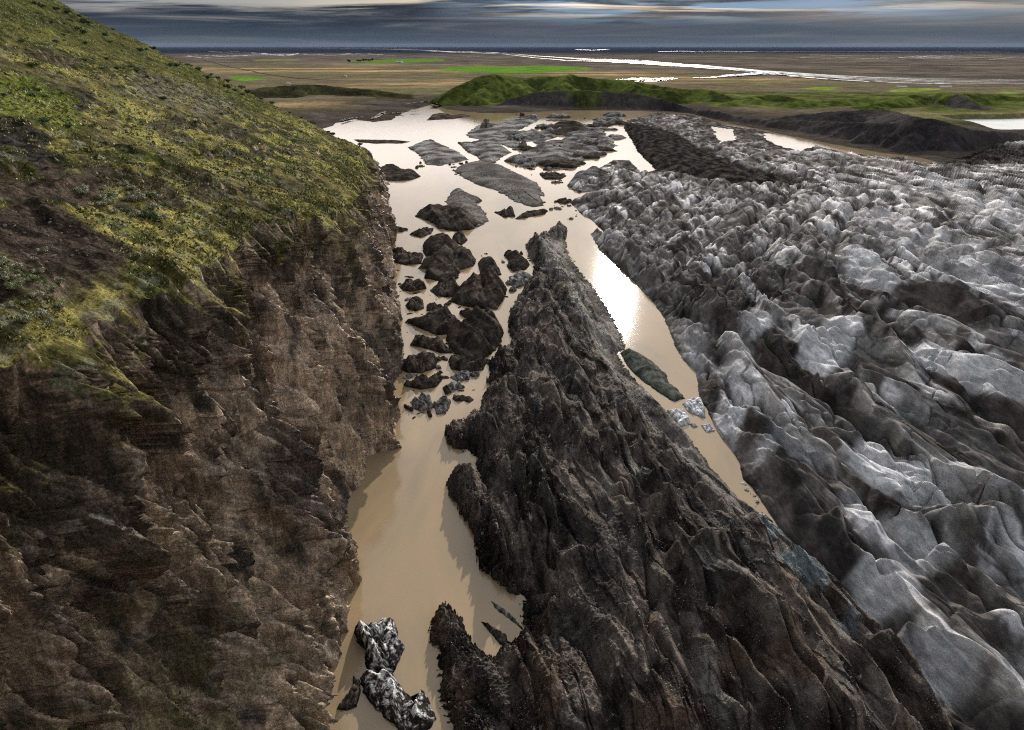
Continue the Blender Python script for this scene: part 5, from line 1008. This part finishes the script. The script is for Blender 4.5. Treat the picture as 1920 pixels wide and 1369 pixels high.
# tufts of moss and grass, one mass
def tufts():
    r_ = np.random.RandomState(3); ok = (HPX > -60) & (HPX < 760) & (HPY > -40) & (HPY < 760) & (HY_ > 8) & (HILLS < 0.55)
    idx = np.flatnonzero(ok.ravel()); n = 90000; pick = r_.choice(idx, n); P = HILLV.reshape(-1, 3)[pick] + r_.randn(n, 3) * [0.12, 0.12, 0.0]
    dist = np.hypot(P[:, 0], P[:, 1]); cl = n3(P[:, 0] / 2.2, P[:, 1] / 2.2, P[:, 2] / 2.2, 333); P = P[cl > -0.12]; dist = dist[cl > -0.12]; n = len(P)
    sz = (0.06 + 0.10 * r_.rand(n)) * np.clip(dist / 70, 1, 3.2); a = r_.rand(n) * 6.283; dx_, dy_ = np.cos(a) * sz, np.sin(a) * sz; ln_ = r_.randn(n, 2) * sz[:, None] * .4
    A = P + np.c_[-dx_, -dy_, -0.05 * np.ones(n)]; B = P + np.c_[dx_, dy_, -0.05 * np.ones(n)]; T = P + np.c_[ln_, sz * r_.uniform(.7, 1.6, n)]
    V = np.stack([A, B, T], 1).reshape(-1, 3); F = np.arange(3 * n).reshape(n, 3)
    t = n3(P[:, 0] / 8, P[:, 1] / 8, P[:, 2] / 8, 334) + .35 * r_.randn(n); C = lerpc((0.058, 0.060, 0.022), (0.27, 0.245, 0.085), ss(-.4, .5, t)); C = lerpc(C, (0.27, 0.27, 0.19), (r_.rand(n) < .10).astype(float))
    C = np.repeat(C, 3, 0); tag(make_mesh('moss_tufts', V, F, M_LEAF, C, smooth=False), kind='stuff')
tufts()
# loose stones
M_STONE = mat_flat('stone', (0.15, 0.135, 0.12), 0.8, 0.5, 2.0)
def stone(seed):
    r_ = np.random.RandomState(seed); bm_v = []
    import bmesh
    bm = bmesh.new(); bmesh.ops.create_icosphere(bm, subdivisions=2, radius=0.5)
    cuts = [(r_.randn(3), r_.uniform(.25, .42)) for _ in range(9)]
    for v in bm.verts:
        for nrm, d in cuts:
            nrm = nrm / np.linalg.norm(nrm); k = np.dot(np.array(v.co), nrm)
            if k > d: v.co -= Vector(nrm * (k - d))
        v.co.z *= .75
    me = bpy.data.meshes.new('boulder'); bm.to_mesh(me); bm.free(); me.materials.append(M_STONE); return me
ST = [stone(i) for i in range(6)]
def stones(poly, count, s0, s1, label, group):
    n_ = 0; tr = 0; A = np.array(poly, float)
    while n_ < count and tr < count * 20:
        tr += 1; px = rnd.uniform(A[:, 0].min(), A[:, 0].max()); py = rnd.uniform(A[:, 1].min(), A[:, 1].max())
        if sdf(np.array([px]), np.array([py]), A)[0] < 0: continue
        p = hill_point(px, py)
        if p is None: continue
        o = bpy.data.objects.new('boulder', rnd.choice(ST)); COL.objects.link(o); s_ = s0 + (s1 - s0) * rnd.random() ** 2
        o.location = (p[0], p[1], p[2] + .05); o.scale = (s_, s_ * rnd.uniform(.6, 1), s_ * .8); o.rotation_euler = (rnd.uniform(-.4, .4), rnd.uniform(-.4, .4), rnd.uniform(0, 6.28)); tag(o, label, 'boulder', group); n_ += 1
stones([(230, 130), (330, 140), (430, 200), (420, 230), (300, 200), (240, 160)], 110, 0.6, 2.2, 'grey boulder in the scree band on the upper slope', 'boulders in the upper scree')
stones([(0, 390), (120, 410), (200, 440), (150, 500), (0, 480)], 80, 0.15, 0.7, 'loose stone on the bare brown scree above the near rim', 'stones on the near scree')

# ------------------------------------------------------------------ farms on the plain
M_WALL = mat_flat('white_wall', (0.75, 0.75, 0.72), 0.7, 0.05); M_ROOF = mat_flat('roof_sheet', (0.45, 0.45, 0.46), 0.6, 0.08); M_DOOR = mat_flat('door_paint', (0.06, 0.05, 0.05), 0.6, 0.1)
def box(x0, x1, y0, y1, z0, z1):
    V = np.array([(x, y, z) for z in (z0, z1) for y in (y0, y1) for x in (x0, x1)]); F = np.array([[0, 2, 3, 1], [4, 5, 7, 6], [0, 1, 5, 4], [2, 6, 7, 3], [0, 4, 6, 2], [1, 3, 7, 5]]); return V, F
def shed(px, py, lx, ly, h, label, name='farm_shed'):
    x, y = G(px, py, 1.5); r_ = bpy.data.objects.new(name, None); COL.objects.link(r_); r_.location = (x, y, 1.2)
    V, F = box(-lx / 2, lx / 2, -ly / 2, ly / 2, 0, h); make_mesh('wall', V, F, M_WALL, smooth=False, parent=r_)
    a, b, e, t = lx / 2 + .5, ly / 2 + .5, h + .01, h + ly * .32
    V = np.array([(-a, -b, e), (a, -b, e), (a, b, e), (-a, b, e), (-a, 0, t), (a, 0, t), (-a, -b, e - .25), (a, -b, e - .25), (a, b, e - .25), (-a, b, e - .25)])
    F = np.array([[0, 1, 5, 4], [2, 3, 4, 5], [1, 2, 5, 5], [3, 0, 4, 4], [6, 9, 8, 7], [6, 7, 1, 0], [7, 8, 2, 1], [8, 9, 3, 2], [9, 6, 0, 3]])
    me = bpy.data.meshes.new('roof'); me.from_pydata([tuple(v) for v in V], [], [tuple(dict.fromkeys(f)) for f in F.tolist()]); me.materials.append(M_ROOF); ro = bpy.data.objects.new('roof', me); COL.objects.link(ro); ro.parent = r_
    V, F = box(-lx * .1, lx * .1, -ly / 2 - .06, -ly / 2 + .02, 0, h * .75); make_mesh('door', V, F, M_DOOR, smooth=False, parent=r_)
    tag(r_, label, 'shed')
shed(1690, 165.5, 26, 9, 3.5, 'low white shed left of the other on the green plain to the right')
shed(1772, 165.5, 30, 9, 3.5, 'low white shed nearest the river on the right plain')
shed(749, 117.5, 40, 14, 6, 'white farmhouse beside the bright green field on the left', 'farmhouse')
shed(541, 158.2, 9, 6, 3.5, 'small white hut behind the low dark moraine hill', 'hut')
shed(648, 144, 8, 6, 3.0, 'small white hut beside the road across the plain', 'hut')
def tree(px, py, s_, i, label, group):
    x, y = G(px, py, 1.5); r_ = bpy.data.objects.new('farm_tree', None); COL.objects.link(r_); r_.location = (x, y, 1.0); r_.scale = (s_,) * 3
    fo = leaf_clump('crown', 80 + i, (0.03, 0.04, 0.018), 1.0, 1.0, 160, .14); fo.parent = r_; fo.location = (0, 0, .25)
    n = 6; th = np.arange(n) * 2 * math.pi / n
    V = np.vstack([np.c_[np.cos(th) * .05, np.sin(th) * .05, th * 0], np.c_[np.cos(th) * .025, np.sin(th) * .025, th * 0 + .6]]); k = np.arange(n); F = np.c_[k, (k + 1) % n, (k + 1) % n + n, k + n]
    make_mesh('trunk', V, F, M_STEM, parent=r_); tag(r_, label, 'tree', group)
for i, (px, py) in enumerate([(654, 119), (673, 118.5), (681, 117), (687, 116.5), (693, 117), (698, 116)]):
    tree(px, py, 22, i, 'dark tree of the little row beside the bright green field', 'trees beside the green field')

# ------------------------------------------------------------------ thin air that dims the far plain to blue
V, F = box(-125000, 125000, -95000, 125000, -10.0, 420.0)
hz = make_mesh('haze', V, F, None, smooth=False); hm_ = bpy.data.materials.new('haze'); hm_.use_nodes = True; nt = hm_.node_tree; nt.nodes.clear()
ho = nt.nodes.new('ShaderNodeOutputMaterial'); pv = nt.nodes.new('ShaderNodeVolumePrincipled'); pv.inputs['Color'].default_value = (0.55, 0.70, 1.0, 1); pv.inputs['Density'].default_value = 1.3e-6
nt.links.new(pv.outputs[0], ho.inputs['Volume']); hz.data.materials.append(hm_); tag(hz, kind='stuff')
